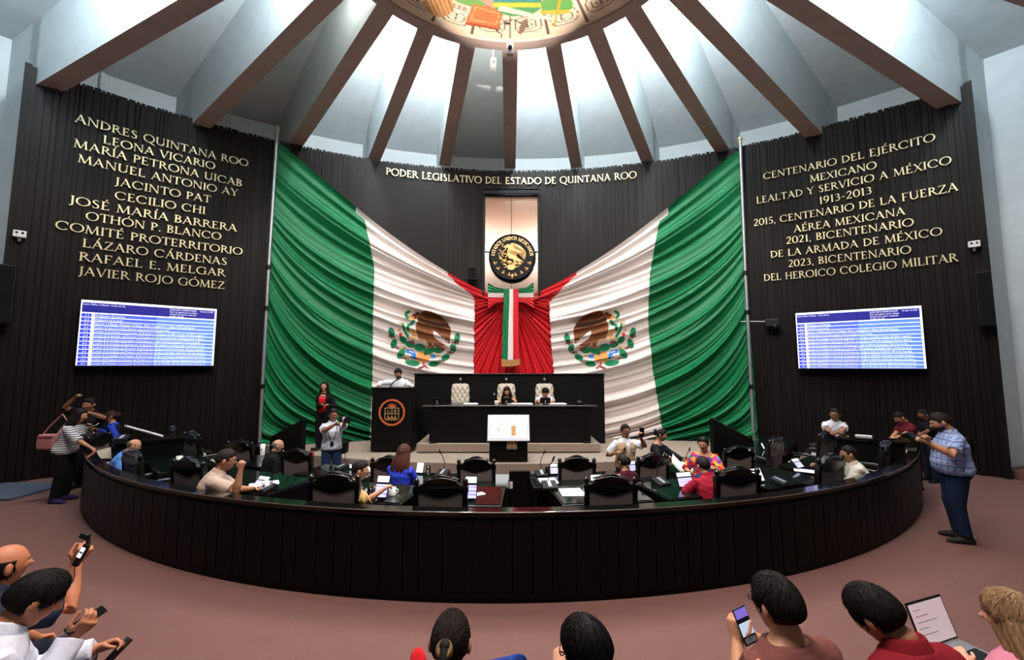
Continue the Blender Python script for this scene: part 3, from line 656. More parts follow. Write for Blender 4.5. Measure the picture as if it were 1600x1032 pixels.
for nm, m_, xa, xb, ya, yb in (('sash_green',g,385,435,368,420),('sash_white',w_,435,470,420,470),('sash_red',r_,470,515,470,522)):
    strip(([(xa,183),(xa,300),((xa+ya)/2-2,560),(ya,818)],[(xb,183),(xb,300),((xb+yb)/2-2,560),(yb,818)]), 60, .03, 1.5, xa, -.18).build(nm, m_, t)
mb = strip(([(362,808),(450,822),(528,808)],[(366,878),(450,880),(528,866)]), 70, .012, 9, 0, -.2); mb.build('gold_fringe', mat('gold_fringe',(170,120,62),.7,noise=.3,nscale=60,stretch=(6,1,1)), t)

# ================================================================ flag poles
for s, a, b in ((-1,(433,205),(405,700)),(1,(1156.5,222),(1178.5,702))):
    pt, pb = onwall(*a,.30), onwall(*b,.30); z0 = .25 if s < 0 else .25; t = thing('flag_pole', 'tall aluminium pole at the %s edge of the draped flags' % ('left' if s < 0 else 'right'), 'pole', (pb.x,pb.y,z0))
    hgt = pt.z-z0; MB().tube([(0,0,0),(0,0,hgt*.55),(pt.x-pb.x,pt.y-pb.y,hgt)], .045, 12).build('shaft', m_alu, t)
    [MB().tube([(0,0,hgt*q-.06),(0,0,hgt*q+.06)], .06, 12).build('joint_sleeve', m_dark, t) for q in (.18,.42,.55)]
    mb = MB(); mb.ell((pt.x-pb.x,pt.y-pb.y,hgt+.08),(.07,.07,.08)); mb.tube([(pt.x-pb.x,pt.y-pb.y,hgt-.02),(pt.x-pb.x,pt.y-pb.y,hgt+.05)],.05,10); mb.build('finial', m_gold, t)
    MB().lathe([(0,0),(.14,0),(.14,.03),(.06,.06),(.06,.1),(0,.1)],16).build('base', m_dark, t)

# ================================================================ agenda screens
def font_mesh(mb, text, x, z, size, y, mi=0, width=None):
    cu = bpy.data.curves.new('t','FONT'); cu.body = text; cu.size = size; cu.resolution_u = 1
    ob = bpy.data.objects.new('t', cu); COL.objects.link(ob); me = bpy.data.meshes.new_from_object(ob.evaluated_get(bpy.context.evaluated_depsgraph_get()))
    V = [v.co.copy() for v in me.vertices]; W = max([v.x for v in V] or [1]); k = (width/W) if width else 1
    mb.add([(x+v.x*k, y, z+v.y) for v in V], [tuple(p.vertices) for p in me.polygons], mi)
    bpy.data.objects.remove(ob); bpy.data.curves.remove(cu); bpy.data.meshes.remove(me)
e_hd, e_row, e_row2, e_num, e_w = (mat('screen_navy',(30,28,120),.4,emit=.9), mat('screen_blue',(70,92,226),.4,emit=1.0), mat('screen_pale_blue',(88,124,236),.4,emit=1.0), mat('screen_number_blue',(48,60,190),.4,emit=1), mat('screen_white',(236,238,255),.4,emit=1.05))
AG = ['Verificación del quórum.','Instalación de la sesión.','Honores a la Bandera Nacional y del Estado, Himno a Quintana Roo e Himno Nacional Mexicano.','Lectura del acta de la sesión anterior; para su aprobación, en su caso.',
 'Lectura de la iniciativa con proyecto de Decreto por el que se modifica el texto del título segundo...','Lectura de la Iniciativa con Proyecto de Decreto, por el que se reforman y adicionan diversas disposi...','Lectura de la iniciativa con proyecto de Decreto por el que se adiciona la fracción V de la Ley de As...',
 'Lectura de la iniciativa de Decreto por el que la H. XVII Legislatura del Estado Libre y Soberano de Q...','Lectura de la iniciativa con Proyecto de Decreto por el que se reforma el artículo 145 de la Constitu...','Lectura de la iniciativa con Proyecto de Decreto por el que se reforman, adicionan y derogan diversas...',
 'Lectura de la iniciativa con Proyecto de Decreto por el que se reforman y adicionan diversos Decretos...','Lectura del Dictamen con proyecto de Decreto por el que se reforman diversas disposiciones de la Ley del...','Lectura del Dictamen con proyecto de Decreto por el que se reforman diversas disposiciones de la Ley de...']
AW = [.20,.19,.73,.53,.82,.82,.79,.82,.82,.83,.83,.84,.84]
for s, c, lab in ((-1,((127.5,468),(339,484),(333,572),(118,571)),'blue agenda screen on the left wall under the list of names'),(1,((1243,490),(1440,478),(1447,576),(1248,576)),'blue agenda screen on the right wall under the anniversaries')):
    P = [onwall(*q,.32) for q in c]; L0, R0 = (P[0]+P[3])/2, (P[1]+P[2])/2; zt = (P[0].z+P[1].z)/2; zb_ = (P[2].z+P[3].z)/2
    W = math.hypot(R0.x-L0.x, R0.y-L0.y); H = zt-zb_; t = thing('agenda_screen', lab, 'screen', (L0.x,L0.y,zb_), math.atan2(R0.y-L0.y, R0.x-L0.x), 'agenda screens')
    MB().box((W/2,.06,H/2),(W+.03,.12,H+.03)).build('housing', m_dark, t, bevel=.01)
    mb = MB(); mb.box((W/2,-.004,H/2),(W,.012,H),0); hd = H*.80
    def rect(x0,x1,z0,z1,mi,y=-.013): mb.add([(x0,y,z0),(x1,y,z0),(x1,y,z1),(x0,y,z1)], [(0,1,2,3)], mi)
    rect(.02,W*.985,hd+.02,H*.965,1); rh = (hd)/13
    for i in range(13):
        z1 = hd-i*rh-.008; z0 = hd-(i+1)*rh+.008
        if i == 12: z0 = .004
        rect(.02,W*.075,z0,z1,4); rect(W*.095,W*.52,z0,z1,2); rect(W*.52,W*.985,z0,z1,3)
    mb.build('display', [e_w,e_hd,e_row,e_row2,e_num], t)
    mb = MB()
    for i, x in enumerate(AG):
        font_mesh(mb, '%d.0' % (i+1), W*.03, hd-(i+.78)*rh, rh*.62, -.018, 0, W*.03); font_mesh(mb, x, W*.1, hd-(i+.80)*rh, rh*.80, -.018, 0, W*AW[i])
    font_mesh(mb, 'Sesión Pública Ordinaria - Orden del día', .03, H*.925, rh*.6, -.018, 0, W*.28)
    for i, (x, ww) in enumerate((('SEGUNDO PERIODO ORDINARIO DE SESIONES',.21),('Sesión del segundo periodo ordinario',.22),('del segundo año de ejercicio constitucional',.21),('Orden del día',.11))): font_mesh(mb, x, W*.62, H*(.925-.037*i), rh*.62, -.018, 0, W*ww)
    font_mesh(mb, 'de mayo de 2025', W*.86, H*.925, rh*.62, -.018, 0, W*.11)
    mb.build('agenda_text', e_w, t)
    MB().box((W*.52,-.019,H/2),(.006,.004,H)).build('panel_joint', m_dark, t)

# ================================================================ fixtures on the wall and overhead
def wallbox(name, label, cat, q, Y_off, d, m_, rz_extra=0, parts=None):
    p = onwall(*q, Y_off); rz = -wallaz(p)+rz_extra; t = thing(name, label, cat, tuple(p), rz); MB().box((0,0,0), d).build('housing', m_, t, bevel=.012); return t
t = wallbox('box_speaker','small black loudspeaker on the slats left of the steel panel','loudspeaker',(738,428),.40,(.30,.26,.40),m_dark); MB().box((0,-.135,0),(.25,.012,.34)).build('grille', mat('speaker_grille',(11,11,12),.8,spec=.15,bump=.5,bscale=400), t); MB().box((0,.18,-.05),(.06,.16,.06)).build('bracket', m_dark, t)
for s, q, lab in ((-1,(8,460),'tall black line loudspeaker at the left end of the slat wall'),(1,(1538,468),'tall black line loudspeaker at the right end of the slat wall')):
    t = wallbox('column_speaker',lab,'loudspeaker',q,.34,(.24,.24,1.15),m_dark); MB().box((0,-.124,0),(.20,.012,1.1)).build('grille', mat('speaker_grille'), t); MB().box((0,.2,-.3),(.05,.2,.05)).build('bracket', m_dark, t)
for s, q, lab in ((-1,(31,366),'small white sensor box at the left end of the slat wall'),(1,(1522,382),'small white sensor box at the right end of the slat wall')):
    t = wallbox('sensor_box',lab,'sensor',q,.16,(.18,.10,.14),m_whitepl); mb = MB(); mb.ell((-.04,-.055,.02),(.02,.02,.02)); mb.ell((.04,-.055,.02),(.02,.02,.02)); mb.build('lens', m_dark, t); MB().tube([(0,.04,-.07),(0,.06,-.14)],.03,8).build('mount', m_alu, t)
for s, q, lab in ((1,(1207,508),'black dome camera on an arm beside the right flag pole'),):
    p = onwall(*q,.30); t = thing('dome_camera', lab, 'camera', tuple(p), -wallaz(p)); MB().box((0,0,.05),(.34,.2,.22)).build('housing', m_dark, t, bevel=.03); MB().ell((.05,-.1,-.05),(.07,.07,.07)).build('lens', m_gloss, t); MB().tube([(-.15,.02,.1),(-.75,.02,.13)],.016,8).build('arm', m_alu, t)
# spotlights hanging between the beams, projector head on the ring
for a, lit, lab in ((-5.4,0,'white can spotlight hanging in the unlit bay left of centre'),(14.0,0,'white can spotlight in the second bay right of centre'),(-20,0,'white can spotlight in the second bay left of centre')):
    a = R(a); p = dome(a, 4.55, 9.93); t = thing('can_spotlight', lab, 'spotlight', tuple(p), -a, 'can spotlights between the beams')
    M = Matrix.Rotation(R(35),3,'X'); MB().lathe([(0,.17),(.06,.17),(.075,.12),(.075,-.14),(.07,-.15),(.06,-.12),(0,-.11)],20,(0,0,0),0,M).build('can', m_whitepl, t)
    MB().ell(tuple(M @ Vector((0,0,-.12))),(.055,.055,.03)).build('bulb', mat('frosted_bulb',(250,250,245),.3), t); MB().tube([M @ Vector((0,0,.1)),(0,-.08,.35),(0,-.12,1.3)],.014,8).build('stem', m_whitepl, t)
p = dome(0, 3.47, 9.50); t = thing('ring_camera', 'small white camera with a cable on the rim of the dome ring', 'camera', tuple(p)); MB().box((0,-.03,0),(.16,.2,.11)).build('body', m_whitepl, t, bevel=.02); MB().ell((0,-.12,-.05),(.05,.05,.05)).build('lens', m_dark, t); MB().tube([(0,.05,0),(.03,.12,.02),(.02,.14,.08)],.012,6).build('cable', m_dark, t)
for a, r in ((-43.5,12.4-.0),(-66.5,13.6)):   # conduits on the clerestory wall
    aa = R(a); rw = rwall(aa,.95); MB().tube([dome(aa,rw,7.5),dome(aa,rw,9.6)],.05,8).build('trim_conduit', m_white, kind='structure')
mb = MB(); mb.box((-9.3,7.85,.02),(1.3,1.0,.04)); tag(mb.build('entrance_mat', mat('blue_grey_mat',(62,74,88),.95,bump=.3), bevel=.01), 'blue grey mat lying on the carpet at far left', 'mat')
# ================================================================ curved bar, desks, chairs
def arcbox(mb, r0, r1, a0, a1, z0, z1, n, mi=0, c=RINGC):
    def q(r,a,z): return Vector((c[0]+r*math.sin(a), c[1]+r*math.cos(a), z))
    V = [q(r,a0+(a1-a0)*i/n,z) for i in range(n+1) for r,z in ((r0,z0),(r1,z0),(r1,z1),(r0,z1))]
    F = [(4*i+j, 4*i+(j+1)%4, 4*i+4+(j+1)%4, 4*i+4+j) for i in range(n) for j in range(4)]
    mb.add(V, F+[(3,2,1,0),(4*n,4*n+1,4*n+2,4*n+3)], mi)
BR_, BH = 10.17, .872
b0, b1 = R(180-44.2), R(180+44.2)
t = thing('curved_bar', 'long curved black panelled bar round the deputies\' desks', 'bar', (0,0,0))
mb = MB(); arcbox(mb, BR_-.13, BR_-.03, b0, b1, 0, BH-.05, 120); rr = random.Random(5); a = b0
while a < b1-.002:
    w = rr.choice((.16,.2,.24,.3))/BR_; b = min(a+w, b1); arcbox(mb, BR_-.03, BR_-.005, a+.006/BR_, b-.006/BR_, .05, BH-.09, 3); a = b
arcbox(mb, BR_-.03, BR_-.012, b0, b1, 0, .05, 120); mb.build('front_panelling', mat('bar_panel_wood',(7,5,5),.55,noise=.4,nscale=5,stretch=(1,1,.2),spec=.15), t, smooth=False)
mb = MB(); arcbox(mb, BR_-.15, BR_, b0, b1, BH-.045, BH, 120); mb.build('bar_top', m_gloss, t, bevel=.006)
MB().tube([(RINGC[0]+(BR_-.004)*math.sin(b0+(b1-b0)*i/100), RINGC[1]+(BR_-.004)*math.cos(b0+(b1-b0)*i/100), BH-.008) for i in range(101)], .008, 6).build('edge_trim', mat('brown_edge',(70,58,50),.35), t)  # lighter brown line along the outer edge of the bar top
# press rails closing the bar at both ends
for nm, A, B, lab in (('l',(-6.60,7.0),(-5.80,7.5),'low black press counter at the left end of the bar'),('r',(5.85,7.5),(6.62,6.95),'low black press counter at the right end of the bar')):
    L = math.hypot(B[0]-A[0],B[1]-A[1]); t = thing('press_counter', lab, 'counter', ((A[0]+B[0])/2,(A[1]+B[1])/2,0), math.atan2(B[1]-A[1],B[0]-A[0]), 'press counters')
    MB().box((0,0,.52),(L-.05,.22,1.04)).build('front_panel', m_blackmatt, t, bevel=.01); MB().box((0,0,1.06),(L,.34,.045)).build('counter_top', m_gloss, t, bevel=.01)

# carved high-back chair, origin on floor under the seat, facing +y
def chair_parts(t, W=.61, H=1.13, leather=m_fabric, wood=m_black, face=m_cream):
    hb = W/2; y0 = -.24; tilt = .10
    def P(x, z, dy=0): return Vector((x, y0-tilt*(z-.45)+dy, z))
    # frame outline: side posts plus a crest with shoulders and a central hump
    def crest(x): u = abs(x)/hb; return H-.125+.125*math.cos(min(u/.78,1)*math.pi/2)**1.2 + (.015 if .72 < u < .9 else 0)
    n = 28; mb = MB(); V = []; zi = lambda x: H-.215-.035*math.cos(x/hb*math.pi)-.02*abs(x/hb)**6
    xs = [-hb+2*hb*i/n for i in range(n+1)]
    for d in (-.035,.035):
        V += [P(x, crest(x), d) for x in xs]+[P(x, zi(x), d) for x in xs]
    m = n+1; F = []
    for i in range(n): F += [(i,i+1,m+i+1,m+i),(2*m+i+1,2*m+i,3*m+i,3*m+i+1),(i+1,i,2*m+i,2*m+i+1),(m+i,m+i+1,3*m+i+1,3*m+i)]
    F += [(0,m,3*m,2*m),(n,2*m+n,3*m+n,m+n)]; mb.add(V, F)
    for s in (-1,1): mb.tube([P(s*(hb-.035),H-.13),P(s*(hb-.035),H-.11),P(s*(hb-.035),H-.085),P(s*(hb-.035),H-.06),P(s*(hb-.035),H-.04)],[.02,.022,.035,.03,.008],10)
    mb.tube([P(-hb*.62,H-.07,.045),P(-hb*.3,H-.045,.05),P(0,H-.03,.055),P(hb*.3,H-.045,.05),P(hb*.62,H-.07,.045)],.012,6)
    mb.tube([P(-hb*.62,H-.07,-.04),P(-hb*.3,H-.045,-.045),P(0,H-.03,-.045),P(hb*.3,H-.045,-.045),P(hb*.62,H-.07,-.04)],.012,6)
    mb.build('carved_crest', wood, t, bevel=.004)
    for s in (-1,1):
        MB().hexa([P(s*hb,.30,-.035),P(s*(hb-.062),.30,-.035),P(s*(hb-.062),.30,.035),P(s*hb,.30,.035),P(s*(hb-.01),H-.14,-.035),P(s*(hb-.065),H-.14,-.035),P(s*(hb-.065),H-.14,.035),P(s*(hb-.01),H-.14,.035)]).build('post', wood, t, bevel=.008)
    mb = MB(); mb.hexa([P(-hb+.05,.40,-.028),P(hb-.05,.40,-.028),P(hb-.05,.40,.0),P(-hb+.05,.40,.0),P(-hb+.06,H-.17,-.028),P(hb-.06,H-.17,-.028),P(hb-.06,H-.17,.0),P(-hb+.06,H-.17,.0)]); mb.build('back_upholstery', leather, t, bevel=.01)
    mb = MB(); nn = 8; V = [P(-hb+.06+(2*hb-.12)*i/nn, .44+(H-.76)*j/nn, .03+.05*math.sin(math.pi*i/nn)**.6*math.sin(math.pi*j/nn)**.6) for j in range(nn+1) for i in range(nn+1)]
    mb.add(V, [(j*9+i,j*9+i+1,j*9+i+10,j*9+i+9) for j in range(nn) for i in range(nn)], 0, True); mb.build('back_cushion', face, t)
    MB().box((0,.03,.44),(W-.06,.50,.11)).build('seat_cushion', face, t, bevel=.04); MB().box((0,.03,.365),(W,.54,.06)).build('seat_frame', wood, t, bevel=.01)
    for s in (-1,1):
        mb = MB(); mb.tube([P(s*(hb-.03),.66,.02),(s*(hb-.02),-.05,.67),(s*(hb-.02),.16,.66),(s*(hb-.02),.20,.63)],[.03,.03,.034,.026],8); mb.tube([(s*(hb-.02),.15,.65),(s*(hb-.02),.19,.52),(s*(hb-.02),.17,.39)],.025,8); mb.build('armrest', wood, t)
        for y in (-.19,.24): MB().tube([(s*(hb-.05),y,.36),(s*(hb-.045),y+.02,.2),(s*(hb-.05),y,.03),(s*(hb-.05),y+.01,0)],[.034,.026,.022,.03],8).build('leg', wood, t)
DC = Vector((0.0, 10.2, 0))
def face_dais(p): return math.atan2(-(DC.x-p.x), DC.y-p.y)
proto = thing('carved_chair', '', 'chair'); chair_parts(proto); used = [False]
# rows: (pixel x, radius about the bar centre, floor, extra turn, label)
def on_row(xp, r):  # nearest crossing of a pixel column with a row circle
    d = ray(xp, 700); k = d.x/d.y; a = k*k+1; b = k*(-RINGC[0])-RINGC[1]; c = RINGC[0]**2+RINGC[1]**2-r*r
    disc = max(b*b-a*c, 0); Y = (-b-math.sqrt(disc))/a; return Vector((k*Y, Y, 0))
CH = [(303,9.70,0,-18,'carved chair second from the left end of bar, beside the man in beige'),(528,9.70,0,-2,'carved chair backed to bar beside the man in mustard'),(691,9.70,0,0,'carved chair at the bar left of the aisle, in front of an upright tablet'),
 (951,9.70,0,0,'carved chair at the bar right of aisle, next to the blank papers'),(1145,9.70,0,9,'carved chair at the bar right of the seated man in red'),(1289,9.70,0,24,'carved chair at bar left of the seated man with glasses'),
 (216,9.85,0,-30,'carved chair at bar in front of the bald man in light blue'),(1377,9.80,0,38,'carved chair at bar behind the seated man with glasses'),(161,-7.65,0,-75,'carved chair at the far left end of the bar by the striped woman'),(1416,-7.5,0,75,'carved chair at the far right end of bar by the man in maroon'),
 (468,8.00,-.2,-13,'carved inner-row chair to the right of the bald man in black'),(611,7.95,-.2,-5,'carved inner-row chair just left of the woman in bright blue'),(745,7.85,-.2,0,'carved inner-row chair beside the aisle, behind the upright tablet'),(900,7.85,-.2,0,'carved inner-row chair right of the aisle, near the red reflection'),
 (1016,7.95,-.2,16,'carved inner-row chair in front of the standing woman in black'),(1150,8.10,-.2,10,'carved inner-row chair behind the woman in the flowered blouse'),(379,8.10,-.2,-13,'carved inner-row chair left of the bald man in black'),(1208,8.10,-.2,35,'carved inner-row chair beside the glowing small tablets at right')]
def put_chair(p, rz, lab):
    if not used[0]: used[0] = True; proto.location = p; proto.rotation_euler = (0,0,rz); proto['label'] = lab; proto['group'] = 'carved chairs of the chamber'; return proto
    return dup(proto, p, rz, lab, 'carved chairs of the chamber')
for xp, r, z, ex, lab in CH:
    if r > 0: p = on_row(xp, r); rz = R(ex)
    else: d = ray(xp,690); p = Vector((d.x/d.y*-r, -r, 0)); rz = R(ex)
    p = p+Vector((-math.sin(rz)*.24, math.cos(rz)*.24, 0)); p.z = z; put_chair(p, rz, lab)
for xp, Y, rz, lab in ((327,8.0,-30,'carved chair by the left press counter, nearer the flag'),(298,8.6,-50,'carved chair seen edge-on behind the left press counter'),(1264,8.0,30,'carved chair at the right counter, left of the leaning man'),(1282,8.55,52,'carved chair seen edge-on just left of the leaning man')):
    d = ray(xp,690); p = Vector((d.x/d.y*Y, Y, 0)); put_chair(p, R(rz), lab)

# desks along the two rows: pixel span, radius, floor
m_desktop = mat('desk_glass_top',(12,22,18),.07,spec=.6); m_line = mat('desk_edge',(60,54,50),.3)
def desk(x0, x1, r, z, lab):
    A, B = on_row(x0,r), on_row(x1,r); c = (A+B)/2; L = (B-A).length; rz = math.atan2(B.y-A.y,B.x-A.x); D = .74
    t = thing('deputy_desk', lab, 'desk', (c.x,c.y,z), rz, 'deputies desks')
    MB().box((0,0,.725),(L,D,.04)).build('desk_top', m_black, t, bevel=.008); MB().box((0,0,.749),(L-.05,D-.05,.008)).build('glass_sheet', m_desktop, t)
    MB().box((0,D/2-.03,.36),(L-.04,.03,.70)).build('modesty_panel', m_blackmatt, t)
    for s in (-1,1): MB().box((s*(L/2-.03),0,.355),(.035,D-.06,.70)).build('side_panel', m_black, t, bevel=.005)
    mb = MB(); mb.box((0,-D/2+.05,.655),(L-.1,.03,.09)); mb.build('drawer', m_black, t, bevel=.004)
    MB().box((0,-D/2+.03,.70),(L-.1,.012,.008)).build('edge_strip', m_line, t); return t
D1, D2 = 9.24, 7.85
DESKS = [(332,462,D1,0,'desk under the elbow of the man in beige'),(512,648,D1,0,'desk with a white mug, in front of the man in mustard'),(664,787,D1,0,'desk left of the aisle with an upright tablet'),(866,1000,D1,0,'desk right of the aisle with blank papers'),(1015,1140,D1,0,'desk at the seated man in red'),
 (1158,1240,D1,0,'desk with a white-backed tablet right of the red shirt'),(236,300,D1,0,'desk left of the man in beige, with a white cup'),(1254,1305,D1,0,'desk before the seated man with glasses'),
 (486,585,D2,-.2,'inner desk below the photographer'),(640,718,D2,-.2,'inner desk in front of the woman in bright blue'),(728,796,D2,-.2,'inner desk left of the aisle mirroring red and green'),(828,920,D2,-.2,'inner desk right of the aisle with red top'),(940,1010,D2,-.2,'inner desk at the dark-haired head behind bar chairs'),(1045,1115,D2,-.2,'inner desk between the two standing women'),(396,440,D2,-.2,'inner desk beside the bald man in black'),(1162,1220,D2,-.2,'inner desk at right with two glowing small tablets')]
for q in DESKS: desk(*q)
mb = MB(); ao = on_row(812, 7.6); t = thing('aisle_panel', 'upright black panel with a switch plate in the central aisle', 'panel', (ao.x,ao.y,-.2)); MB().box((0,0,.42),(.34,.08,.84)).build('board', m_blackmatt, t, bevel=.01); MB().box((-.15,-.045,.62),(.07,.012,.11)).build('switch_plate', m_whitepl, t, bevel=.004)
# slanted black ramp guards either side of the stage
for s, xl, xr, lab in ((-1,425,476,'slanted black guard panel left of stage, behind the bald man in black'),(1,1111,1175,'slanted black guard panel right of stage, behind the flowered blouse')):
    A, B = (at(xl,684,9.4), at(xr,656,9.0)) if s < 0 else (at(xl,655,9.0), at(xr,689,9.4)); t = thing('ramp_guard', lab, 'panel', (A.x,A.y,-.2), math.atan2(B.y-A.y,B.x-A.x), 'ramp guards'); L = math.hypot(B.x-A.x,B.y-A.y)
    mb = MB(); mb.hexa([Vector((x,y,z)) for lo in (1,0) for x,y,z in ((0,-.05,0 if lo else A.z+.2),(L,-.05,0 if lo else B.z+.2),(L,.05,0 if lo else B.z+.2),(0,.05,0 if lo else A.z+.2))]); mb.build('panel', m_blackmatt, t)
    mb = MB(); mb.tube([(0,0,A.z+.21),(L,0,B.z+.21)],.025,8); mb.build('handrail', m_black, t)

# ================================================================ dais
PZ = .51
t = thing('dais_backdrop', 'wide black panel standing behind the three dais chairs', 'panel', (at(796,600,11.25).x,11.25,.33 if False else .2)); w = 293/640*11.25
MB().box((0,0,.95),(w,.08,1.88)).build('panel', m_blackmatt, t); MB().box((0,-.02,1.9),(w+.04,.12,.04)).build('top_rail', m_black, t, bevel=.006)
tc = at(797,632,9.95); tw = 4.18
t = thing('dais_table', 'long black presiding table on the carpeted plinth', 'table', (tc.x,10.2,PZ))
MB().box((0,0,.865),(tw,.72,.05)).build('table_top', m_black, t, bevel=.02); MB().box((0,-.30,.42),(tw-.35,.04,.84)).build('front_panel', m_blackmatt, t)
for s in (-1,1): MB().box((s*(tw/2-.2),0,.42),(.05,.6,.84)).build('side_panel', m_blackmatt, t); MB().box((s*(tw/2-.28),-.34,.03),(.16,.12,.06)).build('foot', m_black, t, bevel=.01)
MB().tube([(-tw/2+.02,-.362,.865),(tw/2-.02,-.362,.865)],.012,6).build('edge_trim', m_line, t)
def dais_chair(xp, lab, first=[None]):
    p = at(xp,610,10.95)
    if first[0] is None:
        t = thing('presiding_chair', lab, 'chair', (p.x,10.95,PZ), R(180), 'presiding chairs'); first[0] = t
        def B(x,z,d): return Vector((x,-.25-.08*(z-.45)+d,z))
        mb = MB(); nx, nz = 40, 48; V = []
        for j in range(nz+1):
            for i in range(nx+1):
                u, v = i/nx*2-1, j/nz; z = .45+.93*v; hw = .265*(1-.10*(1-v))*(1-max(0,v-.86)**2*9)
                q = .5*(abs(math.sin(u*math.pi*2))*abs(math.sin(v*math.pi*4.5))) if v < .9 else .2; e = max(0,1-abs(u)**6)*max(0,1-abs(2*v-1)**8)
                di = min((((u*4-k)/1)**2+((v*9-l)/1.0)**2) for k in range(-4,5) for l in range(0,10) if (k+l)%2 == 0)
                V.append(B(u*hw, z, .03+.07*e-.024*max(0,1-di*2.0)))
        mb.add(V, [(j*41+i,j*41+i+1,j*41+i+42,j*41+i+41) for j in range(nz) for i in range(nx)], 0, True); mb.build('tufted_back', m_cream, t)
        mb = MB(); mb.box((0,-.335,.88),(.56,.06,.98),0,Matrix.Rotation(R(4.5),3,'X')); mb.build('back_shell', m_blackmatt, t, bevel=.03)
        mb = MB(); P = [(-.25,1.33),(.25,1.33),(.23,1.40),(.13,1.43),(.10,1.52),(0,1.55),(-.10,1.52),(-.13,1.43),(-.23,1.40)]; mb.prism(P, lambda x,z: B(x,z,-.02), lambda x,z: B(x,z,.03)); mb.build('carved_crest', m_black, t)
        e = MB().ell(tuple(B(0,1.46,.05)),(.072,.022,.112)).build('silver_badge', mat('silver_badge',(200,210,218),.45), t)
        mb = MB(); c_ = B(0,1.46,.068); mb.tube([c_+Vector((.03*math.cos(k*.5236),.004,.045*math.sin(k*.5236))) for k in range(13)],.006,5,caps=False); mb.build('badge_ring', mat('dark_engraving',(90,98,106),.5), e)
        MB().box((0,.02,.46),(.54,.5,.12)).build('seat_cushion', m_cream, t, bevel=.04)
        for s in (-1,1): MB().tube([(s*.29,-.22,.66),(s*.30,.1,.66),(s*.29,.2,.62),(s*.28,.15,.45)],.03,8).build('armrest', m_black, t)
        MB().tube([(0,0,.4),(0,0,.1)],.04,10).build('column', m_dark, t); mb = MB(); [mb.tube([(0,0,.08),(.28*math.cos(k*1.2566),.28*math.sin(k*1.2566),.03)],.03,8) for k in range(5)]; mb.build('star_base', m_dark, t)
        return t
    return dup(first[0], (p.x,10.95,PZ), R(180), lab, 'presiding chairs')
dais_chair(717.5,'empty cream tufted presiding chair at the left of the dais'); dais_chair(791,'cream presiding chair behind the seated woman in black top'); dais_chair(852,'cream presiding chair behind the man in white at dais')
# lectern with painted state shield
P0 = at(611,701,9.85); t = thing('lectern', 'tall black lectern with an orange ring and shield, at left of dais', 'lectern', (P0.x,10.1,.33)); LW = 1.0; LHt = at(611,607,9.85).z-.33
mb = MB(); mb.box((0,0,LHt/2-.01),(LW-.03,.5,LHt-.02)); mb.build('cabinet', m_blackmatt, t, bevel=.01); MB().box((0,.03,LHt),(LW+.02,.60,.04)).build('reading_top', m_black, t, bevel=.01)
zc_ = LHt-37/640*9.85; rr_ = 20.3/640*9.85; Ry = Matrix.Rotation(R(90),3,'X'); m_or = mat('copper_orange_paint',(196,96,54),.5,spec=.3,noise=.15,nscale=20); m_sh = mat('old_gold_paint',(168,128,86),.5)
mb = MB(); n = 56
for i in range(n):
    a, b = 2*math.pi*i/n, 2*math.pi*(i+1)/n; mb.add([(rr_*q*math.cos(w), y, zc_+rr_*q*math.sin(w)) for y in (-.252,-.266) for q,w in ((.86,a),(1,a),(1,b),(.86,b))], [(4,5,6,7),(0,3,2,1),(1,2,6,5),(3,0,4,7)])
mb.build('orange_ring', m_or, t)
mb = MB(); s_ = rr_*.52
def fr(x0,z0,x1,z1,w=.011): mb.tube([(x0*s_,-.256,zc_+z0*s_),(x1*s_,-.256,zc_+z1*s_)], w, 6, flat=1)
for q in ((-1,.62,1,.62),(-1,.62,-1,-.9),(1,.62,1,-.9),(-1,-.9,-.8,-1.08),(1,-.9,.8,-1.08),(-.8,-1.08,.8,-1.08),(-1,-.2,1,-.2),(0,.62,0,-.2)): fr(*q)
for x in (-.5,0,.5): mb.prism([((x-.2)*s_,-.8*s_),((x+.2)*s_,-.8*s_),(x*s_,-.35*s_)], lambda X,Z: Vector((X,-.25,zc_+Z)), lambda X,Z: Vector((X,-.262,zc_+Z)))
mb.prism([((-.75)*s_,-.95*s_),(.75*s_,-.95*s_),(.55*s_,-.82*s_),(-.55*s_,-.82*s_)], lambda X,Z: Vector((X,-.25,zc_+Z)), lambda X,Z: Vector((X,-.264,zc_+Z)))
for k in range(5): a = R(90+72*k); mb.tube([(.5*s_,-.256,zc_+.2*s_),(.5*s_+.24*s_*math.cos(a),-.256,zc_+.2*s_+.24*s_*math.sin(a))],.012,5)
mb.tube([(-.62*s_,-.256,zc_+.38*s_),(-.62*s_,-.256,zc_+.05*s_),(-.3*s_,-.256,zc_+.05*s_),(-.3*s_,-.256,zc_+.25*s_)],.011,5)
mb.build('shield', m_sh, t)
mb = MB()
for k in range(9): a = R(20+17.5*k); mb.tube([(.42*s_*math.cos(a),-.256,zc_+(.72+.42*math.sin(a))*s_),(.72*s_*math.cos(a),-.256,zc_+(.72+.62*math.sin(a))*s_)],.007,5)
mb.prism([(.42*s_*math.cos(R(15*i)), (.70+.42*math.sin(R(15*i)))*s_) for i in range(13)], lambda X,Z: Vector((X,-.25,zc_+Z)), lambda X,Z: Vector((X,-.264,zc_+Z))); mb.build('rising_sun', m_or, t)
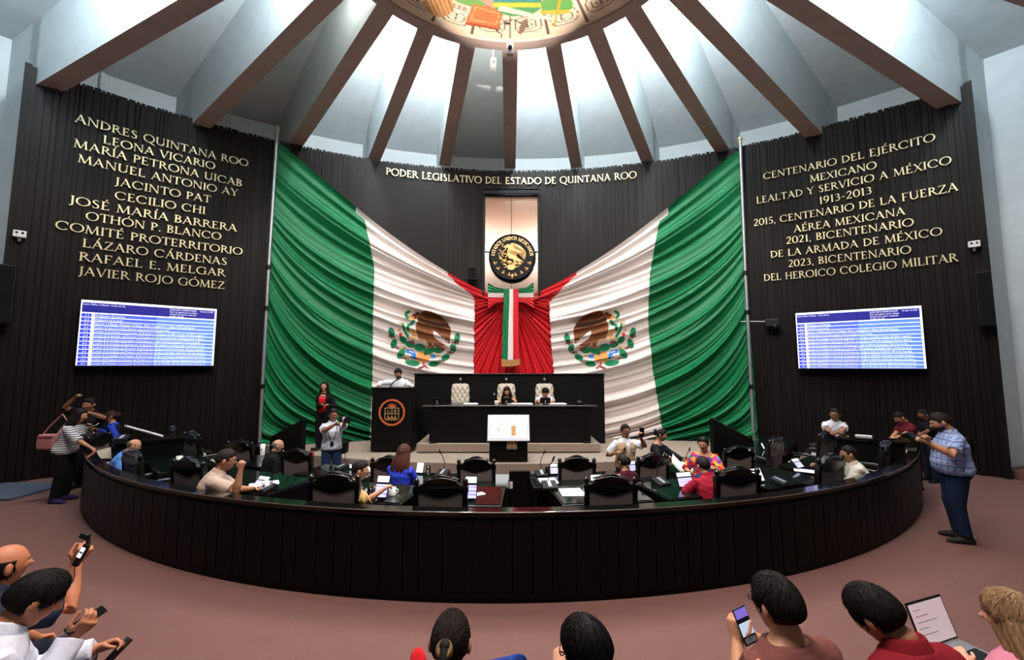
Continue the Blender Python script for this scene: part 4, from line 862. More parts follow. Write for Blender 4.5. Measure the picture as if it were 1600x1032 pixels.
# display stand with tilted white screen
S0 = at(794.5,720,8.72); t = thing('screen_stand', 'black stand with a tilted white lit screen in front of the dais', 'screen', (S0.x,8.95,.33)); zt = at(794,688,8.72).z-.33
MB().box((0,0,zt/2),(.80,.42,zt)).build('cabinet', m_blackmatt, t, bevel=.008); MB().box((0,0,zt*.58+.02),(.86,.46,zt*.34)).build('collar', m_black, t, bevel=.006) if False else None
M = Matrix.Rotation(R(-22),3,'X'); c = Vector((0,-.17,zt+.24)); sw, sh = .89, .56
MB().box(tuple(c),(sw,.035,sh),0,M).build('bezel', mat('silver_bezel',(150,152,156),.35,metal=.4), t, bevel=.006)
def sq(x,z,d): return c+M@Vector((x,-.0185-d,z))
mb = MB()
def srect(x0,x1,z0,z1,mi,d=.001): mb.add([sq(x0,z0,d),sq(x1,z0,d),sq(x1,z1,d),sq(x0,z1,d)], [(0,1,2,3)], mi)
srect(-sw*.485,sw*.485,-sh*.47,sh*.47,0); srect(-sw*.455,sw*.455,-sh*.43,sh*.435,5,.0012); srect(-sw*.443,sw*.443,-sh*.41,sh*.415,1,.0016); srect(.055,.155,-sh*.30,sh*.08,2,.002); srect(.16,.28,-sh*.30,sh*.07,3,.002); srect(-.22,-.19,-sh*.16,-sh*.02,4,.002); srect(-.235,-.175,-sh*.06,-sh*.02,4,.002)
mb.build('display', [mat('lit_border',(206,212,218),.4,emit=.55),mat('lit_white',(240,248,250),.4,emit=.9),mat('lit_tan',(176,128,80),.4,emit=.55),mat('lit_pale_yellow',(250,244,226),.4,emit=1),mat('lit_pink_mark',(206,150,140),.4,emit=.5),mat('screen_line',(120,124,126),.5)], t)
pz = zt-.09; mb = MB(); mb.box((.07,-.218,pz),(.21,.012,.20),0); mb.box((.07,-.225,pz),(.17,.008,.165),1); mb.box((.07,-.23,pz),(.13,.006,.13),2); mb.ell((.07,-.234,pz-.01),(.04,.006,.04),3); mb.build('plaque', [mat('plaque_silver',(150,150,140),.5),mat('plaque_grey',(110,108,100),.5),mat('plaque_sand',(180,150,110),.6),m_or], t)

# ================================================================ things on the desks
m_scr = mat('lit_lilac',(196,196,246),.3,emit=.85); m_scr2 = mat('lit_violet',(98,92,170),.3,emit=.8); m_scrw = mat('lit_pale',(226,230,244),.3,emit=.9); m_lip = mat('satin_silver',(180,182,184),.35,metal=.5)
def mic(p, rz, lab, lean=.06, h=.34, light_=True):
    t = thing('desk_microphone', lab, 'microphone', tuple(p), rz, 'desk microphones')
    MB().hexa([(-.1,-.09,0),(.1,-.09,0),(.1,.09,0),(-.1,.09,0),(-.095,-.085,.025),(.095,-.085,.025),(.095,.085,.075),(-.095,.085,.075)]).build('console', m_dark, t, bevel=.006)
    M = Matrix.Rotation(R(16),3,'X'); MB().box((.0,0,.054),(.045,.14,.006),0,M).build('button_strip', m_lip, t)
    MB().tube([(0,.06,.07),(0,.065,.2),(lean*.4,.05,h*.8),(lean,.02,h)],.006,6).build('gooseneck', m_dark, t); MB().tube([(lean,.02,h-.01),(lean*1.15,.01,h+.02),(lean*1.35,0,h+.06)],[.010,.014,.009],8).build('capsule', m_dark, t); return t
def tablet(p, rz, lab, w=.17, h=.26, tilt=20, front=True, kind=0):
    t = thing('tablet', lab, 'tablet', tuple(p), rz, 'tablets on the desks'); M = Matrix.Rotation(R(-tilt),3,'X'); c = M@Vector((0,0,h/2))+Vector((0,0,.012)); s = -1 if front else 1
    MB().box(tuple(c),(w,.012,h),0,M).build('body', m_dark, t, bevel=.004); mb = MB()
    def r(x0,x1,z0,z1,mi): mb.add([c+M@Vector((x*s*-1,s*.0068,z)) for x,z in ((x0,z0),(x1,z0),(x1,z1),(x0,z1))], [(0,1,2,3)], mi)
    if kind == 0:
        r(-w*.44,w*.44,h*.18,h*.44,1); r(-w*.44,w*.44,-h*.44,h*.09,0)
        for q in (-.32,-.17,-.02): r(-w*.44,w*.44,h*q,h*(q+.05),2)
    else: r(-w*.45,w*.45,-h*.45,h*.45,1)
    mb.build('screen', [m_scr,m_scrw,m_scr2], t); MB().box((0,.05,.006),(w*.5,.1,.012)).build('stand', m_dark, t)
    if kind == 2: MB().ell(tuple(c+M@Vector((0,s*.009,0))),(.016,.003,.018)).build('back_emblem', m_dark, t)
    return t
def paper(p, rz, lab, w=.22, d=.30, stack=.006, name='paper_sheets', g='papers on desks'):
    mb = MB(); 
    for k in range(3): mb.box((.004*k,.003*k,stack*(k+.5)/3),(w,d,stack/3*.9),0,Matrix.Rotation(.03*k,3,'Z'))
    o = mb.build(name, mat('white_paper',(228,228,224),.8), None, tuple(p), rz); return tag(o, lab, 'paper', g)
def cup(p, lab, r=.042, h=.10, m_=None, mug=False, name='paper_cup'):
    t = thing(name, lab, 'cup', tuple(p)); MB().lathe([(r*.75,0),(r,h),(r*.94,h),(r*.7,.006),(0,.006)] if not mug else [(r,0),(r,h),(r*.9,h),(r*.88,.008),(0,.008)],20).build('body', m_ or mat('white_cup',(226,226,222),.5), t)
    MB().lathe([(0,h*.8),(r*.86,h*.8)],16).build('drink', mat('coffee',(50,30,20),.2), t)
    if mug: MB().tube([(r*.95,0,h*.8),(r*1.6,0,h*.72),(r*1.65,0,h*.4),(r*.95,0,h*.22)],.008,8).build('handle', m_ or mat('white_cup'), t)
    else: MB().ell((0,-r*.86,h*.55),(.012,.006,.02)).build('printed_mark', mat('dark_print',(40,40,44),.6), t)
    return t
def glass(p, lab, liquid=None):
    t = thing('drinking_glass', lab, 'glass', tuple(p), 0, 'glasses on the desks'); MB().lathe([(0,0),(.032,0),(.038,.13),(.035,.13),(.03,.008),(0,.008)],20).build('tumbler', m_glass, t)
    MB().lathe([(0,.009),(.0295,.009),(.0335,.10),(0,.10)],20).build('drink', mat(liquid[0],liquid[1],.1,trans=liquid[2]) if liquid else mat('water',(235,240,245),.03,trans=.9), t); return t
DT1, DT2 = .757, .557
_onz = onz
def onz(x, y, z):   # a spot on a desk of either row, kept on the desk top
    p = _onz(x, y, z); r = math.hypot(p.x-RINGC[0], p.y-RINGC[1]); lo, hi = (8.97,9.52) if z == DT1 else (7.60,8.12)
    if lo <= r <= hi: return p
    q = on_row(x, min(max(r, lo), hi)); q.z = z; return q
on1 = lambda x,y: onz(x,y,DT1); on2 = lambda x,y: onz(x,y,DT2)
def toward(p): return face_dais(p)
for q, z, lab, ln in (((858,757),DT1,'desk microphone above the blank papers right of aisle',.05),((1033,757),DT1,'desk microphone on the desk left of the red shirt',.07),((570,776),DT1,'desk microphone beside the man in mustard',-.05),((420,768),DT1,'desk microphone on the desk of the man in beige',.1),((1215,758),DT1,'desk microphone right of white-backed tablet',.06),
   ((533,733),DT2,'desk microphone on the desk below photographer',.04),((692,738),DT2,'desk microphone right of the orange juice',-.05),((846,733),DT2,'desk microphone on the inner desk right of aisle',.04),((975,735),DT2,'desk microphone near the selfie man',.02),((1078,738),DT2,'desk microphone between the standing women',.03),((1188,733),DT2,'desk microphone by the small glowing tablets',.05)):
    pass
    p = onz(*q, z); mic(p, toward(p), lab, ln)
mic(Vector((-6.55,7.08,1.083)), R(20), 'desk microphone on the left press counter', .16, .36)
for q, z, lab, w, h, tl, k in (((596,783),DT1,'upright tablet with lilac lists beside the white mug',.17,.27,22,0),((735,783),DT1,'upright tablet with lilac lists left of aisle',.15,.27,14,0),((935,775),DT1,'tablet partly hidden left of the bar chair, lilac lists',.17,.24,18,0),((1073,763),DT1,'tablet with lilac lists in front of the red shirt',.24,.19,22,0),((405,772),DT1,'tablet with dim violet screen by the paper cup',.2,.17,45,0),
    ((656,738),DT2,'tablet with plain white screen beside the woman in bright blue',.13,.17,20,1),((870,742),DT2,'tablet with lilac lists on inner desk right of aisle',.24,.17,22,0),((990,738),DT2,'tablet by the dark-haired head, lilac lists',.16,.17,18,0),((1068,730),DT2,'small white-screened tablet between the standing women',.13,.13,24,1),((1186,755),DT1,'white-backed tablet with dark mark right of the red shirt',.24,.18,24,2),
    ((1174,712),DT2,'small glowing tablet at right, the nearer of the pair',.1,.13,24,2),((1194,703),DT2,'small glowing tablet at right, the farther of the pair',.1,.13,24,1),((1252,733),DT1,'dark tablet at the desk of the man with glasses',.2,.16,40,0)):
    p = onz(*q, z); tablet(p, toward(p)*.6, lab, w, h, tl, True, k)
for q, z, lab, w, d, rz in (((893,770),DT1,'blank white papers on the desk right of the aisle',.28,.30,.06),((412,757),DT1,'cream papers under the elbow of the man in beige',.34,.2,.5),((584,769),DT1,'white papers by the mug of the man in mustard',.24,.26,-.2),((856,752),DT2,'white papers on inner desk right of the aisle',.26,.3,.1),((1262,737),DT1,'white papers in front of the man with glasses',.34,.2,-.55),((748,773),DT1,'folded white napkin on the desk left of aisle',.14,.09,.6)):
    p = onz(*q, z); paper(p, rz, lab, w, d)
for x, lab, w, rz in ((735,'loose white sheets before the empty dais chair',.34,.1),(812,'white sheets on the dais between woman and man',.6,0),(870,'white sheets at the elbow of the man on dais',.42,.05)):
    p = at(x,632,10.05); paper((p.x,10.05,PZ+.893), rz, lab, w, .3, .015)
cup(onz(418,768,DT1),'white paper cup with a dark mark by the man in beige',.045,.11); cup(onz(613,774,DT1),'white mug held by the man in mustard',.042,.09,None,True,'coffee_mug'); cup(onz(280,722,DT1),'white cup on the dark desk at left',.045,.09,None,True,'coffee_mug'); cup(onz(576,738,DT2),'white mug on a saucer below the photographer',.042,.08,None,True,'coffee_mug')
cup(onz(410,712,DT2),'tall white tumbler with black pattern left of bald man in black',.05,.22)
glass(onz(581,783,DT1),'glass of water near the man in mustard'); glass(onz(567,740,DT2),'glass of water below the photographer'); glass(onz(670,735,DT2),'glass of orange juice near the woman in blue',('orange_juice',(222,140,50),.2)); glass(onz(855,738,DT2),'water glass on the inner desk right of aisle')
t = thing('red_bottle','slim red bottle standing on the desk left of photographer','bottle',tuple(onz(487,728,DT2))); MB().lathe([(0,0),(.035,0),(.035,.2),(.022,.24),(.022,.27),(0,.27)],18).build('body', mat('red_metal',(190,30,36),.3), t); MB().lathe([(0,.27),(.026,.27),(.026,.31),(0,.31)],16).build('cap', m_dark, t)
for q, lab, z in (((552,732),'white phone handset cradle below photographer',DT2),):
    p = onz(*q,z); t = thing('card_reader', lab, 'device', tuple(p), toward(p)); MB().box((0,0,.04),(.09,.07,.08),0).build('body', m_dark, t, bevel=.01); MB().box((0,-.037,.05),(.06,.008,.06)).build('screen', m_scrw, t)
for x, lab in ((683,'black monitor back at the empty dais seat'),(791,'black tablet stand before the woman on the dais'),(852,'black tablet stand before the man on the dais')):
    p = at(x,632,9.98); t = thing('desk_monitor', lab, 'monitor', (p.x,9.98,PZ+.89), 0, 'monitors on dais'); MB().box((0,0,.095),(.25,.02,.15),0,Matrix.Rotation(R(12),3,'X')).build('panel', m_dark, t, bevel=.006); MB().tube([(0,.0,.1),(0,.02,.0)],.02,8).build('neck', m_lip, t); MB().lathe([(0,0),(.07,0),(.06,.015),(0,.015)],16).build('foot', m_dark, t)
t = thing('table_microphone','small microphone at the right end of the dais table','microphone',(at(905,632,10.0).x,10.0,PZ+.89)); MB().lathe([(0,0),(.09,0),(.07,.06),(.03,.1),(0,.1)],16).build('base', m_dark, t); MB().tube([(0,0,.09),(.02,0,.2),(.06,0,.25)],.008,6).build('gooseneck', m_dark, t)
t = thing('table_microphone','silver tipped microphone left of the woman on the dais','microphone',(at(772,632,10.0).x,10.0,PZ+.89)); MB().lathe([(0,0),(.05,0),(.04,.03),(0,.03)],16).build('base', m_dark, t); MB().tube([(0,0,.02),(0,0,.22)],.008,6).build('gooseneck', m_dark, t); MB().ell((0,0,.24),(.016,.016,.028)).build('capsule', m_lip, t)
cup(Vector((at(776,632,9.95).x,9.95,PZ+.89)),'white paper cup left of the woman on the dais',.05,.09)
t = thing('lectern_microphone','black microphones rising from the lectern to the speaker','microphone',(P0.x+.06,10.05,.33+LHt+.02)); MB().tube([(-.18,0,0),(-.1,.02,.12),(.02,.06,.2)],.014,8).build('gooseneck', m_dark, t); MB().tube([(.0,.05,.19),(.06,.09,.24)],[.026,.03],10).build('capsule', m_dark, t)
paper(Vector((6.25,7.35,1.084)), R(-34), 'white booklet lying on the right press counter', .22,.1,.02)
mb = MB(); mb.tube([at(196,666,7.3),at(254,682,7.15)],.02,8); tag(mb.build('lit_edge_rod', m_whitepl), 'slim white rod resting across the left press counter', 'rod')  # the counter's bright edge, light given a white shape of its own
# ================================================================ people
QUEUE = []   # meshes waiting for the voxel remesh that welds each figure into one surface
def frame(d, up):
    d = d.normalized(); x = d.cross(up)
    if x.length < 1e-4: x = d.cross(Vector((1,0,0)))
    x.normalize(); return x, d, x.cross(d)
def loft(mb, secs, n=20, cap0=True, cap1=True, mi=0, sq=2.0):
    """rings (centre, half-width vector, half-depth vector); sq > 2 squares the oval"""
    V = []
    for c, ax, ay in secs:
        for j in range(n):
            a = 2*math.pi*j/n; ca, sa = math.cos(a), math.sin(a)
            V.append(c+ax*(abs(ca)**(2/sq)*(1 if ca > 0 else -1))+ay*(abs(sa)**(2/sq)*(1 if sa > 0 else -1)))
    k = len(secs); F = [(i*n+j, i*n+(j+1)%n, (i+1)*n+(j+1)%n, (i+1)*n+j) for i in range(k-1) for j in range(n)]
    if cap0: F.append(tuple(range(n-1,-1,-1)))
    if cap1: F.append(tuple(range((k-1)*n, k*n)))
    mb.add(V, F, mi, True)
def limb(mb, P, r, n=14, round0=True, round1=True, flat=1.0, up=Vector((0,1,0))):
    P = [Vector(p) for p in P]; k = len(P); secs = []
    def sec(p, t, rad):
        x, d, z = frame(t, up); return (p, x*rad, z*rad*flat)
    T = [(P[min(i+1,k-1)]-P[max(i-1,0)]).normalized() for i in range(k)]
    if round0: secs += [sec(P[0]-T[0]*r[0]*math.cos(a), T[0], max(r[0]*math.sin(a),.001)) for a in (.15,.6,1.1)]
    secs += [sec(P[i], T[i], r[i]) for i in range(k)]
    if round1: secs += [sec(P[-1]+T[-1]*r[-1]*math.cos(a), T[-1], max(r[-1]*math.sin(a),.001)) for a in (1.1,.6,.15)]
    loft(mb, secs, n)
def ik(S, T, a, b, pole):
    S, T, pole = Vector(S), Vector(T), Vector(pole); d = T-S; L = d.length; m = (a+b)*.995
    if L > m: T = S+d*(m/L); d = T-S; L = m
    L = max(L, abs(a-b)+.02); u = d.normalized(); x = (a*a-b*b+L*L)/(2*L); h = math.sqrt(max(a*a-x*x, 0)); p = pole-u*pole.dot(u)
    if p.length < 1e-4: p = Vector((0,-1,0))-u*u.y*-1
    return S+u*x+p.normalized()*h, T
def head_r(d):
    """skull and face: distance along unit direction(s) d (x right, y front, z up)"""
    x, y, z = d[...,0], d[...,1], d[...,2]
    ax = .0765*np.where(z < 0, 1-.20*np.clip(-z,0,1)**1.2, 1+.0*z); ay = np.where(y > 0, .096, .103); az = np.where(z > 0, .112, .122)
    ay = ay*np.where((y < 0) & (z < -.1), 1-.42*np.clip((-z-.1)/.8,0,1), 1)
    r = 1/np.sqrt((x/ax)**2+(y/ay)**2+(z/az)**2)
    g = lambda cx,cz,wx,wz: np.exp(-((x-cx)/wx)**2-((z-cz)/wz)**2)*(y > 0)
    r = r+.026*g(0,-.16,.10,.13)*np.clip((y-.5)*3,0,1)+.012*g(0,.0,.07,.16)+.005*g(0,.30,.5,.08)-.009*g(.33,.10,.15,.10)-.009*g(-.33,.10,.15,.10)
    r = r+.006*g(.5,-.18,.2,.2)+.006*g(-.5,-.18,.2,.2)+.007*g(0,-.46,.20,.045)+.006*g(0,-.55,.17,.045)-.006*g(0,-.66,.25,.05)+.010*g(0,-.83,.25,.13)
    return r
def sphere_dirs(n, k):
    t = np.pi*(np.arange(k+1))/k; a = 2*np.pi*np.arange(n)/n
    T, A = np.meshgrid(t, a, indexing='ij'); return np.stack([np.sin(T)*np.cos(A), np.sin(T)*np.sin(A), -np.cos(T)], -1)
def grid_faces(n, k): return [(i*n+j, i*n+(j+1)%n, (i+1)*n+(j+1)%n, (i+1)*n+j) for i in range(k) for j in range(n)]
def hand(mb, W, D, N, side, curl, s, fr=1.0, spread=.0):
    """palm, four unequal bent fingers and a thumb that leaves the side of the palm"""
    D = D.normalized(); N = (N-D*N.dot(D)).normalized(); X = D.cross(N).normalized()   # X across the palm
    th = N.cross(D)*(-1 if side > 0 else 1)
    if th.dot(X) < 0: X = -X          # X points to the thumb side
    k = s
    loft(mb, [(W-D*.012*k, X*.027*k, N*.021*k),(W+D*.02*k, X*.031*k, N*.019*k),(W+D*.055*k, X*.040*k, N*.0165*k),(W+D*.085*k, X*.042*k, N*.014*k),(W+D*.094*k, X*.038*k, N*.010*k)], 14, sq=2.6)
    for i, (o, L) in enumerate(((.031,.070),(.0105,.079),(-.0105,.073),(-.031,.057))):
        b = W+D*(.086-.004*abs(i-1.2))*k+X*o*k; d = (D+X*(o*3*spread)).normalized(); P = [b]; a = 0; ax = X
        for q, (l, c) in enumerate(((.44,.75),(.31,1.0),(.25,.7))):
            a += curl*c*1.15*(1+.06*i); dd = d*math.cos(a)+N*math.sin(a); P.append(P[-1]+dd*L*l*k)
        limb(mb, P, [.0088*k*fr,.0085*k*fr,.0078*k*fr,.0064*k*fr], 8)
    b = W+D*.022*k+X*.026*k+N*.006*k; d1 = (D*.62+X*.72+N*.30).normalized(); d2 = (D*.85+X*(.35-.55*curl)+N*(.25+.45*curl)).normalized()
    P = [b, b+d1*.036*k, b+d1*.036*k+d2*.030*k, b+d1*.036*k+d2*.030*k+(d2+D*.25).normalized()*.025*k]; limb(mb, P, [.0125*k,.0108*k*fr,.0095*k*fr,.0075*k*fr], 8)
SKIN = {'tan':(176,124,92),'brown':(146,98,70),'fair':(206,158,128),'dark':(118,76,54)}
def queue(mb, name, mats, parent, vox, smooth=1, post=None):
    o = mb.build(name, mats, parent); m = o.modifiers.new('weld', 'REMESH'); m.mode = 'VOXEL'; m.voxel_size = vox; m.use_smooth_shade = True
    if smooth:
        s = o.modifiers.new('soften', 'SMOOTH'); s.iterations = smooth; s.factor = .5
    QUEUE.append((o, post)); return o
def person(label, pos, heading, h=1.7, pose='stand', lean=0, side=0, head=(0,0,0), girth=1.0, sex='m', rh=None, lh=None, rpole=(.5,-.6,-.7), lpole=(-.5,-.6,-.7), rn=None, ln=None, rd=None, ld=None, curl=.5,
           skin='tan', shirt=(220,220,220), shirt_mat=None, sleeve='short', pants=(30,34,48), shoes=(24,22,22), hair='short', hcol=(20,15,13), glasses=False, beard=False, feet=None, knees=None, near=False, seat=.46, dry=False, hsz=1.0, scoop=False, front=None, vest=None, jacket=None, collar=True, tucked=False, twist=0):
    """pos = floor point under the pelvis; heading 0 looks along +y, 90 along +x. Hand targets are in figure space (x right, y ahead, z up)."""
    t = None if dry else thing('person', label, 'person', tuple(pos), -R(heading)); s = h/1.72; F = 'f' == sex; vox = .0055 if near else .0085
    sk = Vector; pz = (.93*s if pose == 'stand' else seat+.085)
    # spine: chain of frames bending forward
    zs = [0,.08,.16,.24,.32,.40,.47,.52]; pts = [Vector((0,0,pz))]; fr = []; L_, S_ = R(lean), R(side)
    def dirv(q): a, b = L_*q, S_*q; return Vector((math.sin(b), math.sin(a)*math.cos(b), math.cos(a)*math.cos(b)))
    q0 = .45 if pose == 'sit' else .75
    for i in range(1, len(zs)):
        d = dirv(q0+(1-q0)*min(1,i/4)); pts.append(pts[-1]+d*(zs[i]-zs[i-1])*s)
    def sp(z):   # centre + frame on the spine at height z above the pelvis
        z = max(min(z, .52), 0); i = max(j for j in range(len(zs)) if zs[j] <= z+1e-9); i = min(i, len(zs)-2); f = (z-zs[i])/(zs[i+1]-zs[i]); p = pts[i].lerp(pts[i+1], f)
        d = (pts[i+1]-pts[i]).normalized(); x = Vector((math.cos(R(twist)*z/.5), -math.sin(R(twist)*z/.5), 0)); x = (x-d*x.dot(d)).normalized(); return p, x, x.cross(d)*-1 if False else d.cross(x), d
    G = girth; gb = G if G < 1 else 1+(G-1)*1.0
    sw = (.172 if not F else .155)*s*(1+(G-1)*.35)
    TOR = [(-.10,.120,.095,0),(-.04,.160*(1.06 if F else 1),.112,0),(.02,.166*(1.07 if F else 1),.116,0),(.10,.150 if not F else .145,.104,.002),(.17,.142 if not F else .130,.098,.004),(.25,.150 if not F else .138,.108,.006),(.33,.165 if not F else .150,.118+(.012 if F else 0),.010),(.40,.172 if not F else .152,.108,.004),(.445,.158 if not F else .138,.090,-.002),(.475,.122 if not F else .104,.074,-.006),(.50,.082 if not F else .072,.062,-.004),(.525,.060,.056,-.002)]
    def torso(mb, grow, z0=-.2, z1=.6, belly=1.0, c0=True, c1=True):
        secs = []
        for z, a, b, y in TOR:
            if not (z0 <= z <= z1): continue
            p, x, f, d = sp(z); 
            if z < 0: p = p+d*z*s
            g = 1+(gb-1)*(1.0 if z < .35 else .5); bell = 1+(gb-1)*1.3*math.exp(-((z-.12)/.14)**2)
            secs.append((p+f*(y*s+(bell-1)*.05), x*(a*s*g+grow), f*(b*s*g*bell+grow)))
        loft(mb, secs, 24, c0, c1, sq=2.3)
    body = MB(); torso(body, 0)
    nb, nx, nf, nd = sp(.50)
    # head: absolute pitch (down positive), yaw (to the figure's right positive), roll
    Hm = Matrix.Rotation(-R(head[1]), 3, 'Z') @ Matrix.Rotation(R(head[2]), 3, 'Y') @ Matrix.Rotation(-R(head[0]), 3, 'X'); hs = s*(1.0 if not F else .97)*(.95*hsz if near else 1.07)
    up = (nd*.55+Hm@Vector((0,0,1))*.45).normalized(); hc = nb+up*(.018 if near else .036)*s+Hm@Vector((0,.026,.108))*hs
    if dry: return hc
    limb(body, [nb-nd*.03*s, nb+up*.04*s, hc+Hm@Vector((0,-.018,-.075))*hs, hc+Hm@Vector((0,-.012,-.02))*hs], [.062*s*(.9 if F else 1.05),.054*s*(.88 if F else 1.05),.053*s*(.9 if F else 1.05),.05*s], 16, False)
    n_, k_ = 56, 44; D = sphere_dirs(n_, k_); P = D*head_r(D)[...,None]*hs; P = P.reshape(-1,3) @ np.array(Hm).T+np.array(hc)
    body.add([Vector(p) for p in P], grid_faces(n_, k_), 0, True)
    for e in (-1,1): body.ell(hc+Hm@Vector((e*.083,-.010,-.008))*hs, (.013*hs,.020*hs,.033*hs), 0, Hm@Matrix.Rotation(R(e*18),3,'Z'), 10, 8)
    # arms
    arms = {}
    for e, tg, pole, nn, dd in ((1,rh,rpole,rn,rd),(-1,lh,lpole,ln,ld)):
        c, x, f, d = sp(.422); S = c+x*e*sw-d*.01*s; T = Vector(tg) if tg is not None else S+Vector((e*.10,.06,-.52))*s
        E, Wp = ik(S, T, .295*s, .255*s, pole); ga = 1+(G-1)*.6; fm = .88 if F else 1.0
        r = [.051*s*ga*fm,.050*s*ga*fm,.043*s*ga*fm,.040*s*fm*ga,.042*s*fm*ga,.034*s*fm,.0265*s*fm]; A = [S, S.lerp(E,.35), S.lerp(E,.8), E, E.lerp(Wp,.3), E.lerp(Wp,.7), Wp]
        limb(body, A, r, 14); hd = Vector(dd) if dd else (Wp-E).normalized(); N = Vector(nn) if nn else Vector((-e*.7,.1,-.5)); hand(body, Wp, hd, N, e, curl, s*(.93 if F else 1.0), 1.0 if near else 1.15)
        arms[e] = (A, r, S, E, Wp)
    # legs
    legs = {}
    for i, e in enumerate((1,-1)):
        hp = Vector((e*.088*s, 0, pz-.02*s))
        if pose == 'stand':
            ft = Vector(feet[i]) if feet else Vector((e*.11*s, -.02, .085*s)); K, An = ik(hp, ft, .417*s, .414*s, (e*.15,1,0))
        else:
            K = Vector(knees[i]) if knees else Vector((e*.13*s, .44*s, seat+.06)); An = Vector(feet[i]) if feet else Vector((e*.12*s, .40*s, .085*s))
        gl = 1+(G-1)*.7; r = [.088*s*gl,.080*s*gl,.062*s*gl,.054*s*gl,.054*s,.040*s,.036*s]; A = [hp, hp.lerp(K,.35), hp.lerp(K,.8), K, K.lerp(An,.3), K.lerp(An,.75), An]
        limb(body, A, r, 14); fd = Vector((e*.18,1,0)).normalized() if not feet or len(feet) < 3 or e < 0 else Vector(feet[2]); fd = fd.normalized()
        uz = Vector((0,0,1)) if abs(fd.z) < .5 else (Vector((0,-.8,.6))-fd*fd.dot(Vector((0,-.8,.6)))).normalized(); hl = An-fd*.045*s-uz*.05*s; limb(body, [hl, An+fd*.07*s-uz*.052*s, An+fd*.15*s-uz*.062*s], [.034*s,.036*s,.026*s], 10); legs[e] = (A, r, An, fd)
    cs = SKIN[skin] if isinstance(skin, str) else skin; ms = mat('skin_%d_%d_%d' % cs, cs, .5, spec=.35, noise=.06, nscale=18); ml = mat('lips_%d' % cs[0], (int(cs[0]*.80),int(cs[1]*.58),int(cs[2]*.60)), .45); mbrow = mat('brow_%d_%d' % hcol[:2], hcol, .8)
    Hi = Hm.transposed()
    def paint(me):
        c = np.empty(len(me.polygons)*3); me.polygons.foreach_get('center', c); c = (c.reshape(-1,3)-np.array(hc)) @ np.array(Hm)/hs; rr = np.linalg.norm(c,axis=1)+1e-9; u = c/rr[:,None]; hd = rr < .16
        mi = np.zeros(len(c), int); fr_ = hd & (u[:,1] > .45)
        mi[fr_ & (np.abs(u[:,0]) < .24) & (u[:,2] < -.42) & (u[:,2] > -.58)] = 1
        mi[fr_ & (np.abs(np.abs(u[:,0])-.34) < .17) & (np.abs(u[:,2]-.27+.22*(np.abs(u[:,0])-.26)**2*4) < .030)] = 2
        if beard: mi[hd & (u[:,1] > .1) & (u[:,2] < -.38) & ~((np.abs(u[:,0]) < .22) & (u[:,2] > -.57) & (u[:,2] < -.43)) & (u[:,2] < -.30-.25*np.abs(u[:,0]) )] = 2
        me.polygons.foreach_set('material_index', mi)
    b = queue(body, 'body', [ms, ml, mbrow], t, vox, 1, paint)
    # eyes
    for e in (-1,1):
        em = MB(); u = np.array([[e*.34,.92,.10]]); u = u/np.linalg.norm(u); p = Vector((u*head_r(u)[:,None])[0])*hs; em.ell(hc+Hm@(p*.982), (.0135*hs,.008*hs,.0070*hs), 0, Hm, 10, 6); em.ell(hc+Hm@(p*.982+Vector((0,.0050,0))), (.006*hs,.004*hs,.0060*hs), 1, Hm, 8, 6)
        em.build('eye', [mat('eye_white',(196,188,180),.3), mat('eye_dark',(24,16,12),.2)], t)
    # hair: a shell over the skull, sunk below the skin outside the hairline
    if hair:
        n2, k2 = 96, 60; D = sphere_dirs(n2, k2); x, y, z = D[...,0], D[...,1], D[...,2]
        az_ = np.arctan2(np.abs(x), y); KA = [0,.45,.8,1.05,1.22,1.38,1.5,1.75,2.1,2.5,3.2]
        line = np.interp(az_, KA, {'bald':[9,9,9,9,.45,.05,-.05,-.12,-.3,-.45,-.5],'long':[.66,.62,.5,.25,0,-.2,-.3,-.5,-.7,-.8,-.8],'bob':[.62,.58,.45,.1,-.3,-.6,-.7,-.8,-.8,-.8,-.8]}.get('long' if hair in ('ponytail','bun') else hair, [.60,.57,.52,.38,.05,-.15,.20,.20,-.32,-.52,-.60])+np.zeros(1)[0])
        if hair == 'bald': line = np.where(z > .42, 9, line)
        line = line+.05*np.sin(np.arctan2(x, y)*13+1)+.03*np.sin(np.arctan2(x, y)*31)
        th = {'short':.016,'bald':.006,'buzz':.007,'long':.022,'ponytail':.012,'bun':.012,'thick':.026,'bob':.024}[hair]*(.62 if near else .8)
        m = np.clip((z-line)/np.where(az_ > 1.9, .45, .22), 0, 1); A = np.arctan2(x, y); nz = np.sin(A*37+z*6)*.5+np.sin(A*61-z*9+2)*.3+np.sin(A*17+z*3+1)*.4
        thk = th*(1+.30*np.clip(z,0,1))*m**.8*(1+.10*nz)+.0025*nz*m; rr = head_r(D)*(.97+.0*z); rr = np.where(m > 0, head_r(D)+thk, head_r(D)*.93)*hs
        P = (D*rr[...,None]).reshape(-1,3) @ np.array(Hm).T+np.array(hc); mh = MB(); mh.add([Vector(p) for p in P], grid_faces(n2,k2), 0, True)
        loc = lambda a,b_,c: hc+Hm@Vector((a,b_,c))*hs
